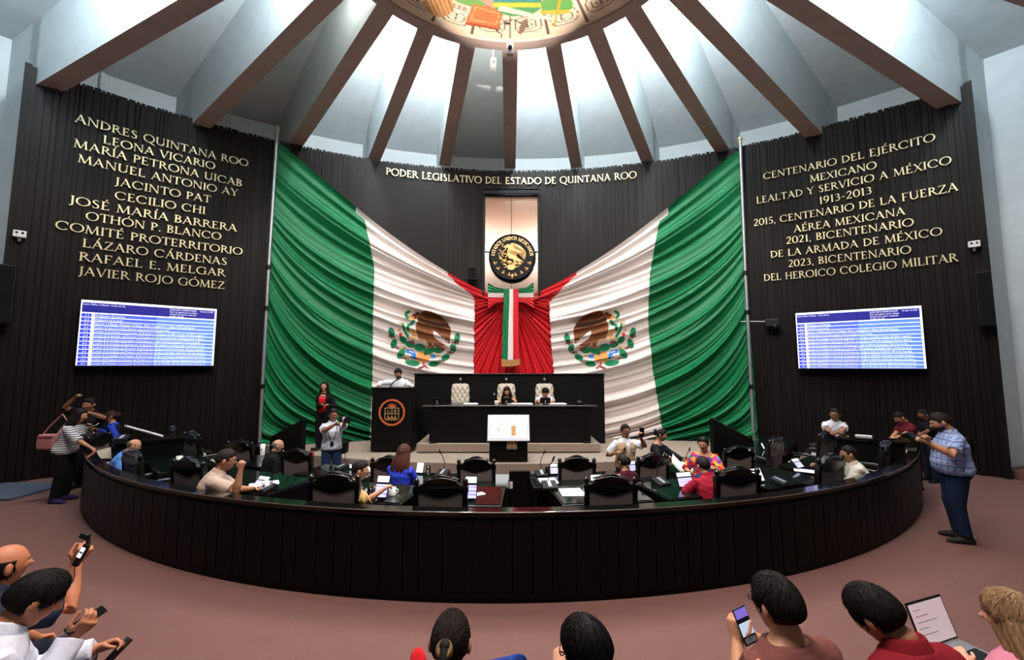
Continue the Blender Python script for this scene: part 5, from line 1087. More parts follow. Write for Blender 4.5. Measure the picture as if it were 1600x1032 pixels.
        if hair == 'long':
            rl = random.Random(len(label))
            for k in range(22):
                a = R(-132+12.5*k)+math.pi; px_, py_ = .080*math.sin(a), .085*math.cos(a)-.01; w1, w2 = rl.uniform(-.015,.015), rl.uniform(.95,1.35); dn = rl.uniform(-.27,-.15); bk = max(0,-math.cos(a))
                limb(mh, [loc(px_*.9,py_*.9,.05), loc(px_*1.10+w1*.4,py_*1.06-.004,-.05), hc+(Hm@Vector((px_*1.35+w1,py_*1.05-.022,-.12)))*hs+Vector((0,-.012,-.03))*s, hc+(Hm@Vector((px_*1.55*w2-w1,py_*.95-.04,-.12)))*hs+Vector((0,-.03,dn*.6))*s, hc+(Hm@Vector((px_*1.5*w2,py_*.8-.03,-.12)))*hs+Vector((0,-.03,dn))*s], [.014*hs,.020*hs,.021*hs,.016*hs,.003*hs], 6)
        if hair == 'ponytail':
            mh.ell(loc(0,-.115,.0),(.034*hs,.03*hs,.034*hs)); limb(mh, [loc(0,-.12,.0), loc(.0,-.145,-.06), hc+Hm@Vector((0,-.13,-.14))*hs+Vector((0,-.01,-.05))*s, hc+Hm@Vector((.01,-.115,-.2))*hs+Vector((0,0,-.10))*s], [.026*hs,.034*hs,.03*hs,.01*hs], 12)
        if hair == 'bun':
            for k in range(7): a = k*.9; mh.ell(loc(.022*math.cos(a),-.125+.01*math.sin(3*a),.005+.03*math.sin(a)),(.036*hs,.034*hs,.036*hs),0,None,10,8)
        if near:   # loose locks that follow the skull give the crown its strands
            rl = random.Random(len(label)*3+1); cr = np.array((.0,-.38,.92)); cnt = 0
            while cnt < (1500 if hair != 'bald' else 260):
                d0 = np.array([rl.gauss(0,1) for _ in range(3)]); d0 /= np.linalg.norm(d0); az0_ = math.atan2(abs(d0[0]), d0[1])
                l0 = float(np.interp(az0_, KA, [.64,.60,.55,.42,.05,-.12,.22,.22,-.30,-.50,-.56])) if hair not in ('long','bob','ponytail','bun','bald') else float(np.interp(az0_, KA, [.64,.58,.45,.2,-.1,-.3,-.4,-.6,-.7,-.75,-.75]))
                if hair == 'bald' and (d0[2] > .30 or az0_ < 1.4): continue
                if d0[2] < l0+.06: continue
                cnt += 1; fl = d0-cr; fl -= d0*fl.dot(d0)
                if hair in ('ponytail','bun'): fl = np.array((0,-1.0,.05))-d0; fl -= d0*fl.dot(d0)
                fl = fl/(np.linalg.norm(fl)+1e-6)+np.array([rl.gauss(0,.16) for _ in range(3)]); Q = []; dd_ = d0.copy(); st = rl.uniform(.10,.17)
                for q in range(5):
                    rr_ = float(head_r(dd_[None])[0])+th*(1+.3*max(dd_[2],0))*min(1,max(0,(dd_[2]-l0)/.3))**.5+(.0015+.0035*q/4*rl.random()); Q.append(hc+Hm@Vector(dd_*rr_)*hs); dd_ = dd_+fl*st; dd_ /= np.linalg.norm(dd_)
                w_ = rl.uniform(.0012,.0026); mh.tube(Q, [w_*.6*hs,w_*hs,w_*hs,w_*.7*hs,.0002], 4, caps=False)
        mhair = mat('hair_%d_%d_%d' % hcol, hcol, .62, spec=.18, noise=.35, nscale=24, stretch=(3,3,.6), bump=.25, bscale=120); ho = mh.build('hair', mhair, t)
        if hair == 'ponytail': MB().lathe([(.026*hs,-.012),(.036*hs,-.012),(.036*hs,.012),(.026*hs,.012)],14,loc(0,-.128,-.005),0,Hm@Matrix.Rotation(R(60),3,'X')).build('hair_tie', mat('hair_tie',(110,84,50),.4,metal=.5), ho)
    if glasses:
        mg_ = MB(); col = mat('dark_spectacle_frame',(30,22,22),.3) if glasses is True else mat('red_spectacle_frame',(110,30,30),.3)
        for e in (-1,1):
            C = hc+Hm@Vector((e*.034,.098,.012))*hs; mg_.tube([C+Hm@Vector((.026*math.cos(q*.5236),-.006*abs(math.cos(q*.5236))*(e*math.cos(q*.5236) > 0),.019*math.sin(q*.5236)))*hs for q in range(13)], .0028 if not near else .0022, 6, caps=False); mg_.tube([hc+Hm@Vector((e*.06,.092,.018))*hs, hc+Hm@Vector((e*.081,.01,.016))*hs, hc+Hm@Vector((e*.078,-.012,.0))*hs], .0026, 6)
        mg_.tube([hc+Hm@Vector((-.009,.103,.016))*hs, hc+Hm@Vector((.009,.103,.016))*hs], .0026, 6); mg_.build('glasses', col, t)
    # clothes
    cl = (.018 if near else .014)*s; mw = lambda c: mat('cloth_%d_%d_%d' % c, c, .88, spec=.18, noise=.07, nscale=35, bump=.35, bscale=28)
    smat = shirt_mat or mw(shirt)
    def wear(name, m_, grow, z0, z1, sl, sub=None):
        mb = MB(); torso(mb, grow, z0, z1, 1, True, True)
        for e in (1,-1):
            A, r, S, E, Wp = arms[e]
            if sl == 'none': continue
            pad = grow+.004; c_, x_, f_, d_ = sp(.40); inner = c_+x_*e*sw*.45
            if sl == 'short': Q, q = [inner, S, S.lerp(E,.35), S.lerp(E,.78)], [r[0]*.92+pad, r[0]*1.0+pad, r[1]+pad+.004, r[2]+pad+.012]
            elif sl == 'elbow': Q, q = [inner, S, S.lerp(E,.35), S.lerp(E,.8), E, E.lerp(Wp,.18)], [r[0]*.92+pad, r[0]*1.0+pad, r[1]+pad+.004, r[2]+pad+.012, r[3]+pad+.014, r[4]+pad+.02]
            else: Q, q = [inner, S, S.lerp(E,.35), S.lerp(E,.8), E, E.lerp(Wp,.3), E.lerp(Wp,.7), Wp.lerp(E,.04)], [r[0]*.92+pad, r[0]*1.0+pad, r[1]+pad, r[2]+pad+.004, r[3]+pad+.006, r[4]+pad+.004, r[5]+pad+.004, r[6]+pad+.008]
            limb(mb, Q, q, 16, True, False)
        def crumple(me):
            n = len(me.vertices); co = np.empty(n*3); no = np.empty(n*3); me.vertices.foreach_get('co', co); me.vertices.foreach_get('normal', no); co = co.reshape(-1,3); no = no.reshape(-1,3); sd = (sum(map(ord, label)) % 97)*.1
            w = np.sin(co[:,0]*31+np.sin(co[:,2]*17+sd)*2.2+co[:,2]*23)*np.sin(co[:,1]*27+np.sin(co[:,0]*19)*1.7+sd)*.5+np.sin((co[:,0]+co[:,2]*1.6+np.sin(co[:,1]*14+sd)*.06)*48)*.35
            me.vertices.foreach_set('co', (co+no*(w*.0045)[:,None]).ravel())
        return queue(mb, name, m_, t, vox*1.15, 2, crumple)
    if pants is not None:
        mb = MB(); torso(mb, cl*.7, -.2, .08)
        for e in (1,-1):
            A, r, An, fd = legs[e]; Q = A[:-1]+[A[-1].lerp(A[-2],.15)]; q = [r[0]+cl*.9,r[1]+cl,r[2]+cl+.004,r[3]+cl+.006,r[4]+cl+.008,r[5]+cl+.014,r[6]+cl+.018]; limb(mb, Q, q, 16, True, False)
        queue(mb, 'trousers' if pants != 'skirt' else 'skirt', mat('denim_%d_%d_%d' % pants, pants, .9, spec=.15, noise=.12, nscale=40, bump=.4, bscale=30), t, vox*1.2, 2)
    for e in (1,-1):
        A, r, An, fd = legs[e]; up3 = Vector((0,0,1)) if abs(fd.z) < .5 else (Vector((0,-.8,.6))-fd*fd.dot(Vector((0,-.8,.6)))).normalized(); mb = MB(); xx = fd.cross(up3).normalized(); b0 = An-up3*.085*s
        loft(mb, [(b0+fd*y*s+up3*(zc_*s), xx*wx*s, up3*hz*s) for y,wx,hz,zc_ in ((-.085,.022,.030,.034),(-.06,.036,.050,.052),(.0,.042,.052,.054),(.07,.047,.040,.041),(.14,.048,.030,.031),(.185,.034,.022,.024),(.205,.014,.012,.016))], 16, sq=2.5)
        mb.build('shoe', mw(shoes), t)
    if shirt is not None or shirt_mat: so = wear('shirt' if not F else 'blouse', smat, cl, -.04 if not tucked else .03, .505 if not scoop else .446, sleeve)
    if collar and shirt is not None:
        mb = MB(); c_, x_, f_, d_ = sp(.512); 
        for a0, a1 in ((0,6.2832),):
            V = []; n3 = 28
            for i in range(n3+1):
                a = a0+(a1-a0)*i/n3; o = x_*math.sin(a)*.070*s+f_*(-math.cos(a))*.066*s; dr = .022*max(0,-math.cos(a)); V += [c_+o*.98-d_*(.012+dr)*s, c_+o*1.02+d_*(.034-dr*1.2)*s, c_+o*1.12+d_*(.026-dr*1.2)*s, c_+o*1.30-d_*(.016+dr*1.6)*s]
            mb.add(V, [(4*i+j,4*i+j+1,4*i+5+j,4*i+4+j) for i in range(n3) for j in range(3)], 0, True)
        mb.build('collar', smat, t)
    if vest is not None:
        mb = MB(); torso(mb, cl*2.1, -.06, .45)
        for e in (1,-1):
            A, r, S, E, Wp = arms[e]; c_, x_, f_, d_ = sp(.42); limb(mb, [c_+x_*e*sw*.4, c_+x_*e*sw*.95], [.062*s,.060*s], 14, True, False)
        queue(mb, 'vest', mw(vest), t, vox*1.2, 2); mb = MB()
        for z, w_ in ((.40,.026),(.33,.03),(.25,.032),(.17,.034),(.08,.036),(.0,.038)): 
            c_, x_, f_, d_ = sp(z)
        secs = []
        for z in (.44,.38,.30,.22,.14,.06):
            c_, x_, f_, d_ = sp(z); b_ = np.interp(z, [q[0] for q in TOR], [q[2] for q in TOR])*s*gb; secs.append((c_+f_*(b_+cl*2.1+.004+(gb-1)*.05), x_*(.012+.05*max(0,(z-.2)))*1.4, f_*.008))
        loft(mb, secs, 12); mb.build('shirt_front', smat, t)
        for e in (-1,1):
            for z in (.31,.12):
                c_, x_, f_, d_ = sp(z); b_ = np.interp(z, [q[0] for q in TOR], [q[2] for q in TOR])*s*gb; mb = MB(); M3 = Matrix((x_, f_, d_)).transposed(); mb.box(c_+f_*(b_+cl*2-.004)+x_*e*.085*s, (.10*s,.03,.10*s), 0, M3); mb.build('pocket', mw(vest), t, bevel=.008)
    if front is not None:   # the top seen in the open front of a jacket
        secs = []
        for z in (.46,.44,.40,.34,.26,.18,.10,.02):
            c_, x_, f_, d_ = sp(z); b_ = np.interp(z, [q[0] for q in TOR], [q[2] for q in TOR])*s*gb; yy_ = np.interp(z, [q[0] for q in TOR], [q[3] for q in TOR])*s
            secs.append((c_+f_*(b_+cl+yy_-.012), x_*.085*s*(1 if z < .42 else .8), f_*.026))
        mb = MB(); loft(mb, secs[2:], 16); mb.build('top', mw(front), t); mb = MB(); loft(mb, secs[:3], 16); mb.build('neckline', ms, t)
    if jacket is not None: wear('jacket', mw(jacket), cl*2.0, -.08, .48, 'long')
    return dict(t=t, hc=hc, Hm=Hm, hs=hs, arms=arms, legs=legs, sp=sp, s=s, label=label, M=Matrix.Translation(Vector(pos)) @ Matrix.Rotation(-R(heading),4,'Z'))
def flush_people():
    dg = bpy.context.evaluated_depsgraph_get(); new = []
    for o, post in QUEUE: new.append(bpy.data.meshes.new_from_object(o.evaluated_get(dg)))
    for (o, post), me in zip(QUEUE, new):
        old = o.data; o.modifiers.clear(); me.name = o.name
        if len(me.materials) == 0:
            for m in old.materials: me.materials.append(m)
        o.data = me; me.polygons.foreach_set('use_smooth', [True]*len(me.polygons))
        if post: post(me)
        me.update()
    QUEUE.clear()
# ================================================================ who is in the hall
def P(label, hpx, Y, floor, heading, rh=None, lh=None, h0=1.68, fixh=False, dz=0, **k):
    """stands or seats a figure so that its head is met by the sight line hpx at depth Y; hand targets are sight lines too"""
    T = at(hpx[0], hpx[1], Y); h = h0
    for _ in range(6):
        hc = person('', (0,0,0), heading, h, dry=True, **k); 
        if not fixh: h = min(max(h*(T.z-floor)/hc.z, 1.46), 1.88)
    hc = Matrix.Rotation(-R(heading),3,'Z') @ person('', (0,0,0), heading, h, dry=True, **k)
    pos = Vector((T.x-hc.x, T.y-hc.y, floor)); inv = (Matrix.Translation(pos) @ Matrix.Rotation(-R(heading),4,'Z')).inverted()
    w = lambda q: None if q is None else inv @ (at(*q) if len(q) == 3 else Vector(q[:3]))
    r = person(label, pos, heading, h, rh=w(rh), lh=w(lh), **k); r['pos'] = pos; r['h'] = h
    return r
def wpt(r, v): return r['M'] @ Vector(v)
def orient(upv, normal): # box axes: x across, y = -normal side, z = up
    z = Vector(upv).normalized(); n = Vector(normal); n = (n-z*n.dot(z)).normalized(); x = z.cross(n)*-1; return Matrix((x, -n, z)).transposed() if False else Matrix((n.cross(z), -n, z)).transposed()
def phone(p, upv, normal, lab, screen=None, w=.072, h=.15):
    t = thing('phone', lab, 'phone', tuple(p)); M = orient(upv, normal); MB().box((0,0,0),(w,.009,h),0,M).build('body', mat('phone_black',(18,18,20),.25), t, bevel=.003)
    mb = MB(); f = M @ Vector((0,-.0048,0)); x, z = M @ Vector((1,0,0)), M @ Vector((0,0,1))
    def r(x0,x1,z0,z1,mi,d=1): mb.add([f*d+x*(w*a)+z*(h*b) for a,b in ((x0,z0),(x1,z0),(x1,z1),(x0,z1))], [(0,1,2,3)], mi)
    r(-.46,.46,-.47,.47,0)
    if screen == 'video': r(-.46,.46,.22,.47,1,1.02); r(-.46,.46,-.25,.1,2,1.02); r(-.4,.4,-.45,-.3,3,1.02)
    mb.build('screen', [mat('phone_glass',(14,16,20),.08)]+([mat('phone_violet',(110,96,190),.3,emit=.9),mat('phone_pale_blue',(170,196,220),.3,emit=.8),mat('phone_grey',(90,92,96),.3,emit=.5)] if screen else []), t); return t
def auditorium_seat(p, heading, lab, first=[None]):
    if first[0]: return dup(first[0], (p.x,p.y,p.z), -R(heading), lab, 'auditorium seats')
    t = thing('auditorium_seat', lab, 'seat', (p.x,p.y,p.z), -R(heading), 'auditorium seats'); first[0] = t; m = mat('seat_cloth',(70,40,40),.9,bump=.2)
    MB().box((0,.06,.40),(.5,.46,.10)).build('seat', m, t, bevel=.03); MB().box((0,-.25,.62),(.5,.08,.48),0,Matrix.Rotation(R(6),3,'X')).build('backrest', m, t, bevel=.03)
    for s in (-1,1): MB().box((s*.28,-.02,.28),(.04,.4,.56)).build('side_frame', m_dark, t, bevel=.01)
    return t
WHT, BLK = (214,216,220), (16,16,19)
# left end
P('man in dark shirt by the left wall, one hand raised to his head', (139,633), 8.1, 0, 168, rh=(117,622,7.9), lh=(141,646,7.78), rpole=(1,-.1,-.6), lpole=(-1,.2,-.4), shirt=(26,20,20), skin='brown', head=(8,8,0), girth=1.1, curl=.9, pants=(20,20,26))
lady = P('woman in striped top and black trousers at the left end of bar', (125,650), 7.35, 0, 78, rh=(147,704,7.2), lh=(141,668,7.55), lean=16, head=(12,0,0), sex='f', hair='long', hcol=(24,12,12), girth=1.12, shirt=(216,214,214), shirt_mat=pattern_mat('striped_jersey',[(218,216,216),(60,58,66)],.035,['Z'],widths=[.42]), sleeve='elbow', pants=(14,14,16), shoes=(52,40,86), collar=False, curl=.35, rn=(0,0,-1))
P('woman in royal blue jacket and dark vest talking at left end of bar', (173,655), 8.25, 0, -122, lh=(172,700,8.0), rh=(152,672,8.0), lean=6, head=(4,-10,0), sex='f', hair='bun', hcol=(46,30,24), shirt=(34,60,160), sleeve='long', vest=(22,24,40), pants=(20,22,34), collar=False)
P('bald man in light blue shirt seated behind the left end of bar', (209,698), 6.75, 0, 58, pose='sit', lean=24, head=(25,-5,0), hair='bald', hcol=(90,80,74), skin=(190,136,104), shirt=(84,134,204), girth=1.2)
P('man in beige shirt seated at bar, fist raised to his face', (353,719), 5.25, 0, 62, rh=(376,735,5.05), lh=(398,764,5.35), rpole=(.3,.6,-1), pose='sit', lean=20, head=(14,0,0), glasses=True, girth=1.2, shirt=(184,160,144), hcol=(34,26,22), curl=1.1, skin='tan', rd=(.1,.1,1))
P('bald man in black seated in the inner row at left', (434,697), 7.5, -.2, 42, pose='sit', lean=14, head=(16,10,0), hair='bald', hcol=(120,110,104), skin=(196,146,114), shirt=(18,18,20), sleeve='long', girth=1.15)
ph = P('photographer in white shirt with a lanyard aiming a long lens', (521,649), 8.4, -.2, 158, rh=(523,664,8.08), lh=(538,662,8.02), rpole=(1,-.3,-.7), lpole=(-1,-.2,-.9), head=(4,-12,0), glasses=True, shirt=(206,210,220), pants=(34,50,84), skin='brown', girth=1.15, curl=.8, rn=(-.4,.6,0), ln=(0,0,1))
P('woman in black jacket and red top standing before the green flag', (507,605), 10.05, .33, 178, rh=(503,633,9.85), lh=(512,633,9.85), head=(-6,0,0), sex='f', hair='long', hcol=(22,14,12), shirt=(17,17,19), sleeve='long', collar=False, front=(204,24,36), pants=(16,16,18), curl=.6)
# dais
P('speaker in white shirt reading at the tall lectern', (622,584), 10.62, .53, 178, rh=(591,604,10.35), lh=(642,605,10.3), head=(24,8,0), beard=True, shirt=(222,226,234), sleeve='long', lean=8, skin='brown', rpole=(1,-.4,.1), h0=1.7, pants=(28,30,40))
P('woman in black sleeveless top seated at the dais', (792,612), 10.78, PZ, 180, rh=(779,629,10.15), lh=(808,628,10.15), pose='sit', lean=8, head=(26,0,0), sex='f', hair='long', hcol=(40,22,18), shirt=(18,18,20), sleeve='none', scoop=True, collar=False, skin=(196,140,108), curl=.4, girth=1.08)
P('man in white T-shirt seated at the dais, looking down', (852,614), 10.78, PZ, 180, rh=(841,629,10.15), lh=(864,629,10.15), pose='sit', lean=14, head=(38,0,0), hair='thick', shirt=(228,226,228), collar=False, skin=(186,130,100), girth=1.15, curl=.5)
# inner rows
P('man in mustard shirt seated at bar, reaching for a white mug', (563,742), 5.12, 0, 74, rh=(600,765,4.92), lh=(585,764,5.35), pose='sit', lean=24, head=(8,0,0), shirt=(184,146,92), girth=1.15, collar=False, skin=(196,140,108), curl=.9, rn=(0,0,-1), sleeve='elbow')
P('woman in bright blue blouse with long brown hair, back turned', (631,709), 6.4, -.2, 14, pose='sit', lean=10, head=(18,0,0), sex='f', hair='long', hcol=(70,36,26), shirt=(46,66,196), collar=False, rh=(650,752,6.7), lh=(628,752,6.8))
sf = P('man in beige vest raising a phone for a selfie', (977,674), 7.25, -.2, 172, lh=(1001,684,6.95), rh=(962,708,7.1), lpole=(-.8,-.2,-.9), head=(0,-6,0), glasses=True, shirt=(214,218,226), sleeve='short', vest=(176,150,120), skin='brown', pants=(60,54,50), curl=.9, girth=1.12, ln=(0,1,.1), ld=(.1,.1,1))
bl = P('woman in black holding a paper sheet toward her neighbour', (1034,689), 7.3, -.2, 122, rh=(1050,719,6.95), lh=(1074,724,7.1), head=(16,0,0), sex='f', hair='bun', hcol=(20,14,14), shirt=(22,24,28), sleeve='long', scoop=True, collar=False, pants=(18,18,20), lean=12, curl=.8)
P('woman in flowered multicolour blouse looking at the paper', (1099,694), 6.3, -.2, 205, rh=(1076,737,6.25), lh=(1118,733,6.0), head=(14,14,0), sex='f', hair='bun', hcol=(18,12,12), shirt=(200,60,80), shirt_mat=floral_mat('flowered_cloth'), sleeve='elbow', scoop=True, collar=False, pants=(30,26,40), girth=1.22, skin=(190,134,102), lean=6, curl=.5)
P('man in red shirt seated at bar, back turned, dark hair', (1099,733), 5.35, 0, -6, pose='sit', lean=24, head=(16,0,0), shirt=(138,22,40), girth=1.2, lh=(1072,768,5.5), rh=(1115,765,5.7), skin='tan', lpole=(-1,-.3,-.6))
P('dark-haired deputy seated low between the bar chairs', (973,727), 6.35, -.2, -22, pose='sit', lean=10, head=(14,-10,0), sex='f', hair='bun', hcol=(24,15,13), shirt=(70,22,30), rh=(985,745,6.7), lh=(962,752,6.75), collar=False)
P('man with glasses in cream shirt seated at right, face in profile', (1326,714), 5.95, 0, -66, pose='sit', lean=20, head=(6,0,0), glasses='red', beard=False, shirt=(206,202,188), rh=(1278,729,6.3), lh=(1300,738,6.0), girth=1.2, skin='tan', sleeve='long')
P('man in white shirt leaning with clasped hands on right counter', (1304,648), 7.9, 0, 192, rh=(1304,683,7.32), lh=(1312,684,7.3), lean=20, head=(6,34,0), glasses=True, shirt=(216,216,222), skin='brown', girth=1.12, curl=1.0, pants=(26,28,36))
P('man in maroon polo with head bowed at the right end of bar', (1406,653), 8.0, 0, -78, lh=(1394,688,7.7), rh=(1390,688,7.95), lean=8, head=(34,0,0), shirt=(88,18,30), skin='tan', girth=1.1, pants=(26,34,58), curl=.6)
P('man in black shirt standing behind the plaid shirt', (1443,653), 8.45, 0, -84, lh=(1434,682,8.2), rh=(1432,682,8.4), head=(14,0,0), shirt=(14,14,17), skin='dark', pants=(22,26,40), shoes=(20,20,26), curl=.7)
pl = P('man in blue plaid shirt and jeans standing at right with phone', (1469,660), 5.72, 0, -60, lh=(1449,692,5.52), rh=(1450,688,5.72), head=(26,0,0), hair='short', hcol=(30,22,18), beard=True, girth=1.32, shirt=(150,170,205), shirt_mat=pattern_mat('blue_plaid',[(150,168,204),(44,66,140),(52,74,150),(214,220,232),(220,226,236)],[.085,.085,.085,.085],['D','Z','D','Z'],widths=[.42,.42,.10,.10]), pants=(22,32,56), shoes=(40,38,38), skin='tan', curl=.8, lean=2, lpole=(-.6,-.6,-.8))
# foreground, seen from behind
b1 = P('bald man at the left edge holding up a small gimbal camera', (8,884), 2.5, 0, 24, rh=(119,880,2.75), lh=(60,1000,2.9), pose='sit', lean=12, head=(6,0,0), hair='bald', hcol=(26,20,18), skin=(190,120,86), shirt=(40,44,60), near=True, h0=1.7, curl=.95, rn=(-1,.2,.1), rd=(.35,.3,.9), girth=1.1)
w1 = P('man in white shirt at lower left looking down at his phone', (58,912), 2.2, 0, 38, rh=(112,996,2.32), lh=(150,1015,2.5), pose='sit', lean=24, head=(34,0,0), hair='thick', hcol=(16,13,12), skin=(178,116,84), shirt=(206,208,222), near=True, sleeve='long', pants=(30,52,88), curl=.75, girth=1.15, rd=(.4,.5,.6), rn=(-.7,.2,.5))
pt = P('woman with dark ponytail at the bottom centre, seen from behind', (704,1004), 1.56, .25, 4, pose='sit', hsz=.96, lean=8, head=(22,0,0), sex='f', hair='ponytail', hcol=(26,17,14), skin='tan', shirt=(70,40,46), near=True, pants=(34,58,130), shoes=(190,24,34), collar=False, knees=[(.22,.44,.77),(-.12,.42,.52)], feet=[(-.24,.58,.53),(-.12,.36,.085),(-.22,.3,.85)], rh=(740,1075,1.8), lh=(690,1085,1.8))
gl = P('woman with straight black hair and glasses at bottom, right of ponytail', (916,1016), 1.50, .25, -24, pose='sit', hsz=.96, lean=8, head=(20,-26,0), sex='f', hair='bob', hcol=(14,12,13), glasses='red', skin=(206,150,122), shirt=(26,26,30), near=True, pants=(16,16,18), collar=False, knees=[(.14,.44,.56),(-.16,.45,.70)], lh=(872,1052,1.75), rh=(900,1075,1.9))
br = P('young man in brown T-shirt holding a phone, seen from behind', (1212,934), 2.02, 0, -14, lh=(1152,1004,2.25), rh=(1186,1000,2.28), pose='sit', lean=8, head=(8,-8,0), hair='thick', hcol=(22,17,15), glasses=True, skin=(188,132,100), shirt=(106,62,56), near=True, collar=False, pants=(30,36,52), curl=.6, ld=(.1,.25,1), ln=(.9,.3,.1), rd=(-.5,.3,.5), rn=(-.8,.4,.2))
mp = P('man in maroon polo with head bowed, lower right, from behind', (1366,918), 2.02, 0, -16, pose='sit', lean=16, head=(36,-10,-10), hair='thick', hcol=(17,14,14), skin=(170,112,86), shirt=(116,18,30), near=True, pants=(34,44,66), girth=1.15, lh=(1330,1080,2.4), rh=(1390,1080,2.4))
pk = P('blonde woman in pink blouse at lower right with a laptop', (1582,966), 1.98, 0, -22, pose='sit', lean=0, head=(14,-6,0), sex='f', hair='long', hcol=(136,106,76), skin=(206,150,122), shirt=(206,128,150), near=True, collar=False, rh=(1560,1060,2.3), lh=(1510,1040,2.25), sleeve='elbow', pants=(40,52,80), girth=1.1)
flush_people()
for r, lab in ((b1,'auditorium seat of the bald man at left edge'),(w1,'auditorium seat of the man in white at lower left'),(pt,'auditorium seat of the woman with ponytail'),(gl,'auditorium seat of the woman with straight black hair'),(br,'auditorium seat of the man in brown'),(mp,'auditorium seat of the man in maroon polo'),(pk,'auditorium seat of the blonde woman in pink')):
    auditorium_seat(r['pos'], {id(b1):10,id(w1):15,id(pt):4,id(gl):-6,id(br):-12,id(mp):-14,id(pk):-20}[id(r)], lab)

# ---------------------------------------------------------------- what they carry
p = at(540,656,8.0); t = thing('photo_camera', 'black camera with long white lens held by the photographer', 'camera', tuple(p)); D = Vector((.62,-.78,.03)).normalized(); x, d, z = frame(D, Vector((0,0,1))); Mc = Matrix((x,d,z)).transposed()
MB().box(-d*.13,(.15,.08,.11),0,Mc).build('body', m_dark, t, bevel=.015); MB().tube([-d*.09,-d*.02,d*.07,d*.075],[.04,.045,.05,.05],16).build('white_lens', m_whitepl, t); MB().tube([d*.07,d*.075,d*.15],[.046,.06,.062],16).build('lens_hood', m_dark, t)
c_ = ph['sp'](.50)[0]; mb = MB(); f = Vector((0,1,0)); mb.tube([c_+Vector((-.07,.03,.0)),c_+Vector((-.085,.135,-.10)),c_+Vector((-.05,.165,-.28)),c_+Vector((0,.172,-.36)),c_+Vector((.05,.165,-.28)),c_+Vector((.085,.135,-.10)),c_+Vector((.07,.03,.0))],.007,6); mb.box(c_+Vector((0,.178,-.40)),(.06,.01,.08)); mb.build('lanyard', m_dark, ph['t'])
c_ = wpt(ph,(-.22,-.05,.86)); t = thing('camera_bag','black pouch at the hip of the photographer','bag',tuple(c_)); MB().box((0,0,0),(.16,.2,.22)).build('pouch', m_dark, t, bevel=.04); MB().box((0,0,.1),(.17,.21,.05)).build('flap', m_dark, t, bevel=.02)
phone(at(1003,676,6.93), (0,0,1), (0,-1,0), 'black phone raised by the man in beige vest', None, .078, .155)
phone(at(508,631,9.78), (.2,-1,.4), (0,-.4,1), 'dark phone in the hands of the woman in red top', None)
phone(at(1443,686,5.5), (-.6,.6,.5), (.5,-.2,.8), 'phone held by the man in plaid shirt', None)
phone(at(134,970,2.36), (.5,.8,.35), (-.2,-.5,.85), 'black phone held by the man in white at lower left', None, .078, .16)
phone(at(180,1022,2.5), (.3,.6,.5), (-.3,-.3,.9), 'second dark phone near the blue knee at lower left', None, .078, .16)
phone(at(1164,978,2.24), (-.25,.25,.95), (.25,-.95,.2), 'phone with lit blue screen held by man in brown', 'video', .082, .165)
phone(at(146,665,7.5), (1,0,.3), (0,-.5,1), 'pale phone held out by the woman in striped top', None)
bpy.data.objects['phone.006'].children[0].data.materials[0] = m_whitepl
# gimbal camera
p = at(127,868,2.69); t = thing('gimbal_camera', 'small black gimbal camera with lit screen and wrist strap', 'camera', tuple(p)); M = orient((.32,.2,.93),(.0,-1,.15))
MB().box((0,0,0),(.034,.026,.13),0,M).build('handle', m_dark, t, bevel=.006); mb = MB(); f = M @ Vector((0,-.0136,.018)); x, z = M @ Vector((1,0,0)), M @ Vector((0,0,1)); mb.add([f+x*a+z*b for a,b in ((-.014,-.03),(.014,-.03),(.014,.03),(-.014,.03))], [(0,1,2,3)]); mb.add([f*1.01+x*a+z*b for a,b in ((-.012,-.004),(.012,-.004),(.012,.004),(-.012,.004))], [(0,1,2,3)], 1); mb.build('screen', [m_scrw, m_dark], t)
mb = MB(); mb.tube([M @ Vector((0,0,.065)), M @ Vector((.008,.0,.085)), M @ Vector((.022,0,.10))], [.012,.01,.012], 8); mb.build('gimbal_arm', m_dark, t); MB().box(tuple(M @ Vector((.035,-.01,.105))),(.05,.035,.034),0,M).build('camera_head', m_dark, t, bevel=.008)
b0_ = M @ Vector((0,0,-.065)); MB().tube([b0_,b0_+Vector((.002,0,-.05)),b0_+Vector((-.004,0,-.10)),b0_+Vector((-.016,0,-.14)),b0_+Vector((.002,0,-.165)),b0_+Vector((.004,0,-.13)),b0_+Vector((-.003,0,-.10))],.0022,6).build('wrist_strap', m_dark, t)
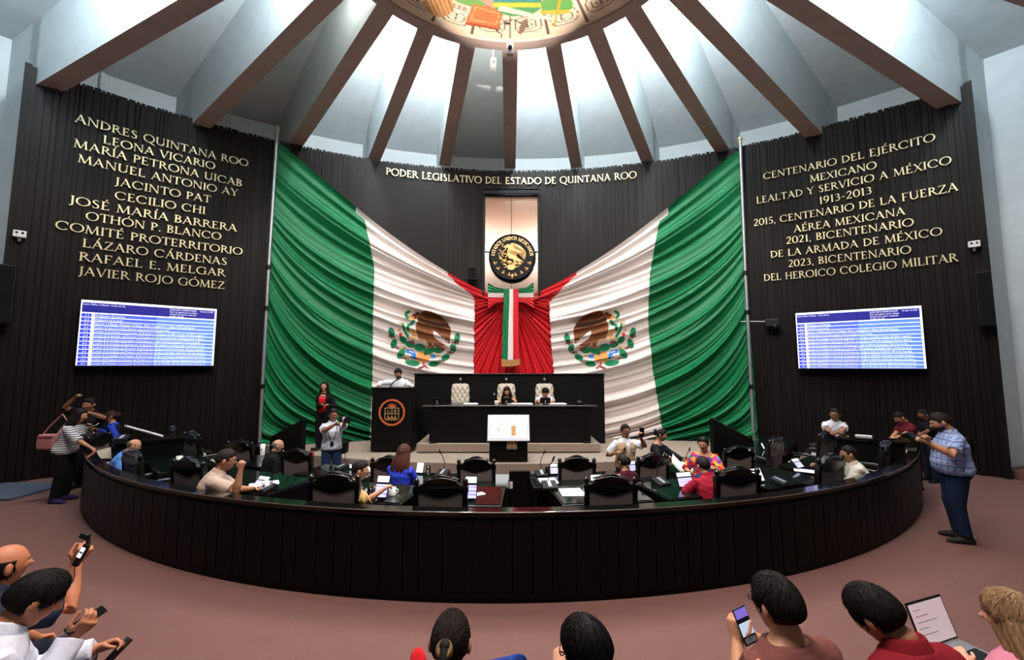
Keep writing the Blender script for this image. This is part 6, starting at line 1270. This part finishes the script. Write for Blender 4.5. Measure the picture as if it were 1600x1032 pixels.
# laptop on the lap of the blonde woman
p = at(1512,1030,2.42); t = thing('laptop', 'open laptop with pale screen on the lap of the blonde woman', 'laptop', (p.x,p.y,p.z), R(18)); MB().box((0,0,0),(.33,.23,.016)).build('base', m_alu, t, bevel=.004); M = Matrix.Rotation(R(-18),3,'X'); o_ = Vector((0,.115,.008)); MB().box(o_+M @ Vector((0,0,.115)),(.33,.008,.225),0,M).build('lid', m_dark, t, bevel=.003)
mb = MB(); q = lambda a,b,d=.0046: o_+M @ Vector((a,-d,b)); mb.add([q(-.155,.012),q(.155,.012),q(.155,.215),q(-.155,.215)], [(0,1,2,3)], 0)
for k in range(5): mb.add([q(-.13,.18-.03*k,.005),q(-.13+.06+.03*(k*7%5),.18-.03*k,.005),q(-.13+.06+.03*(k*7%5),.183-.03*k,.005),q(-.13,.183-.03*k,.005)], [(0,1,2,3)], 1)
mb.build('screen', [mat('laptop_screen',(206,186,192),.3,emit=.45), mat('grey_text',(130,120,126),.5)], t); MB().box((0,-.02,.009),(.28,.10,.003)).build('keyboard', m_dark, t)
# paper passed between the two women
A, B = at(1050,719,6.9), at(1082,742,6.5); mb = MB(); V = []
for i in range(13):
    for j in range(2): u = i/12; c = A.lerp(B,u); V.append(c+Vector((.06,.10,.12))*(j-.3)+Vector((0,0,-.05*math.sin(math.pi*u))))
mb.add(V, [(2*i,2*i+1,2*i+3,2*i+2) for i in range(12)], 0, True); o = mb.build('paper_sheet', mat('white_paper')); s_ = o.modifiers.new('thick','SOLIDIFY'); s_.thickness = .002; tag(o, 'curved white sheet passed between the two standing women', 'paper')
# pink handbag, plaid man's strap
p = at(76,690,7.3); t = thing('handbag', 'pink shoulder bag hanging behind the striped woman', 'bag', tuple(p)); mpk = mat('pink_leather',(186,118,118),.5); MB().box((0,0,-.02),(.32,.13,.24)).build('pouch', mpk, t, bevel=.04); MB().box((.02,-.02,.1),(.26,.14,.05)).build('flap', mpk, t, bevel=.02); MB().tube([(-.12,0,.1),(-.02,.02,.26),(.16,.04,.46),(.24,.05,.34),(.12,0,.1)],.010,6).build('strap', mpk, t)
sp_ = pl['sp']; mb = MB(); V = []
for z, yy, xx in ((.44,-.03,-.07),(.46,.03,-.10),(.42,-.16,-.02),(.34,-.20,.05),(.24,-.21,.12),(.14,-.20,.18)):
    c_, x_, f_, d_ = sp_(z); V.append(c_+x_*xx+f_*yy)
mb.tube([V[1],V[0],V[2]+Vector((0,-.02,.01)),V[3]+Vector((0,-.03,0)),V[4]+Vector((0,-.03,0)),V[5]+Vector((.03,-.02,0))], .022, 8, flat=.35); mb.build('shoulder_strap', m_dark, pl['t'])
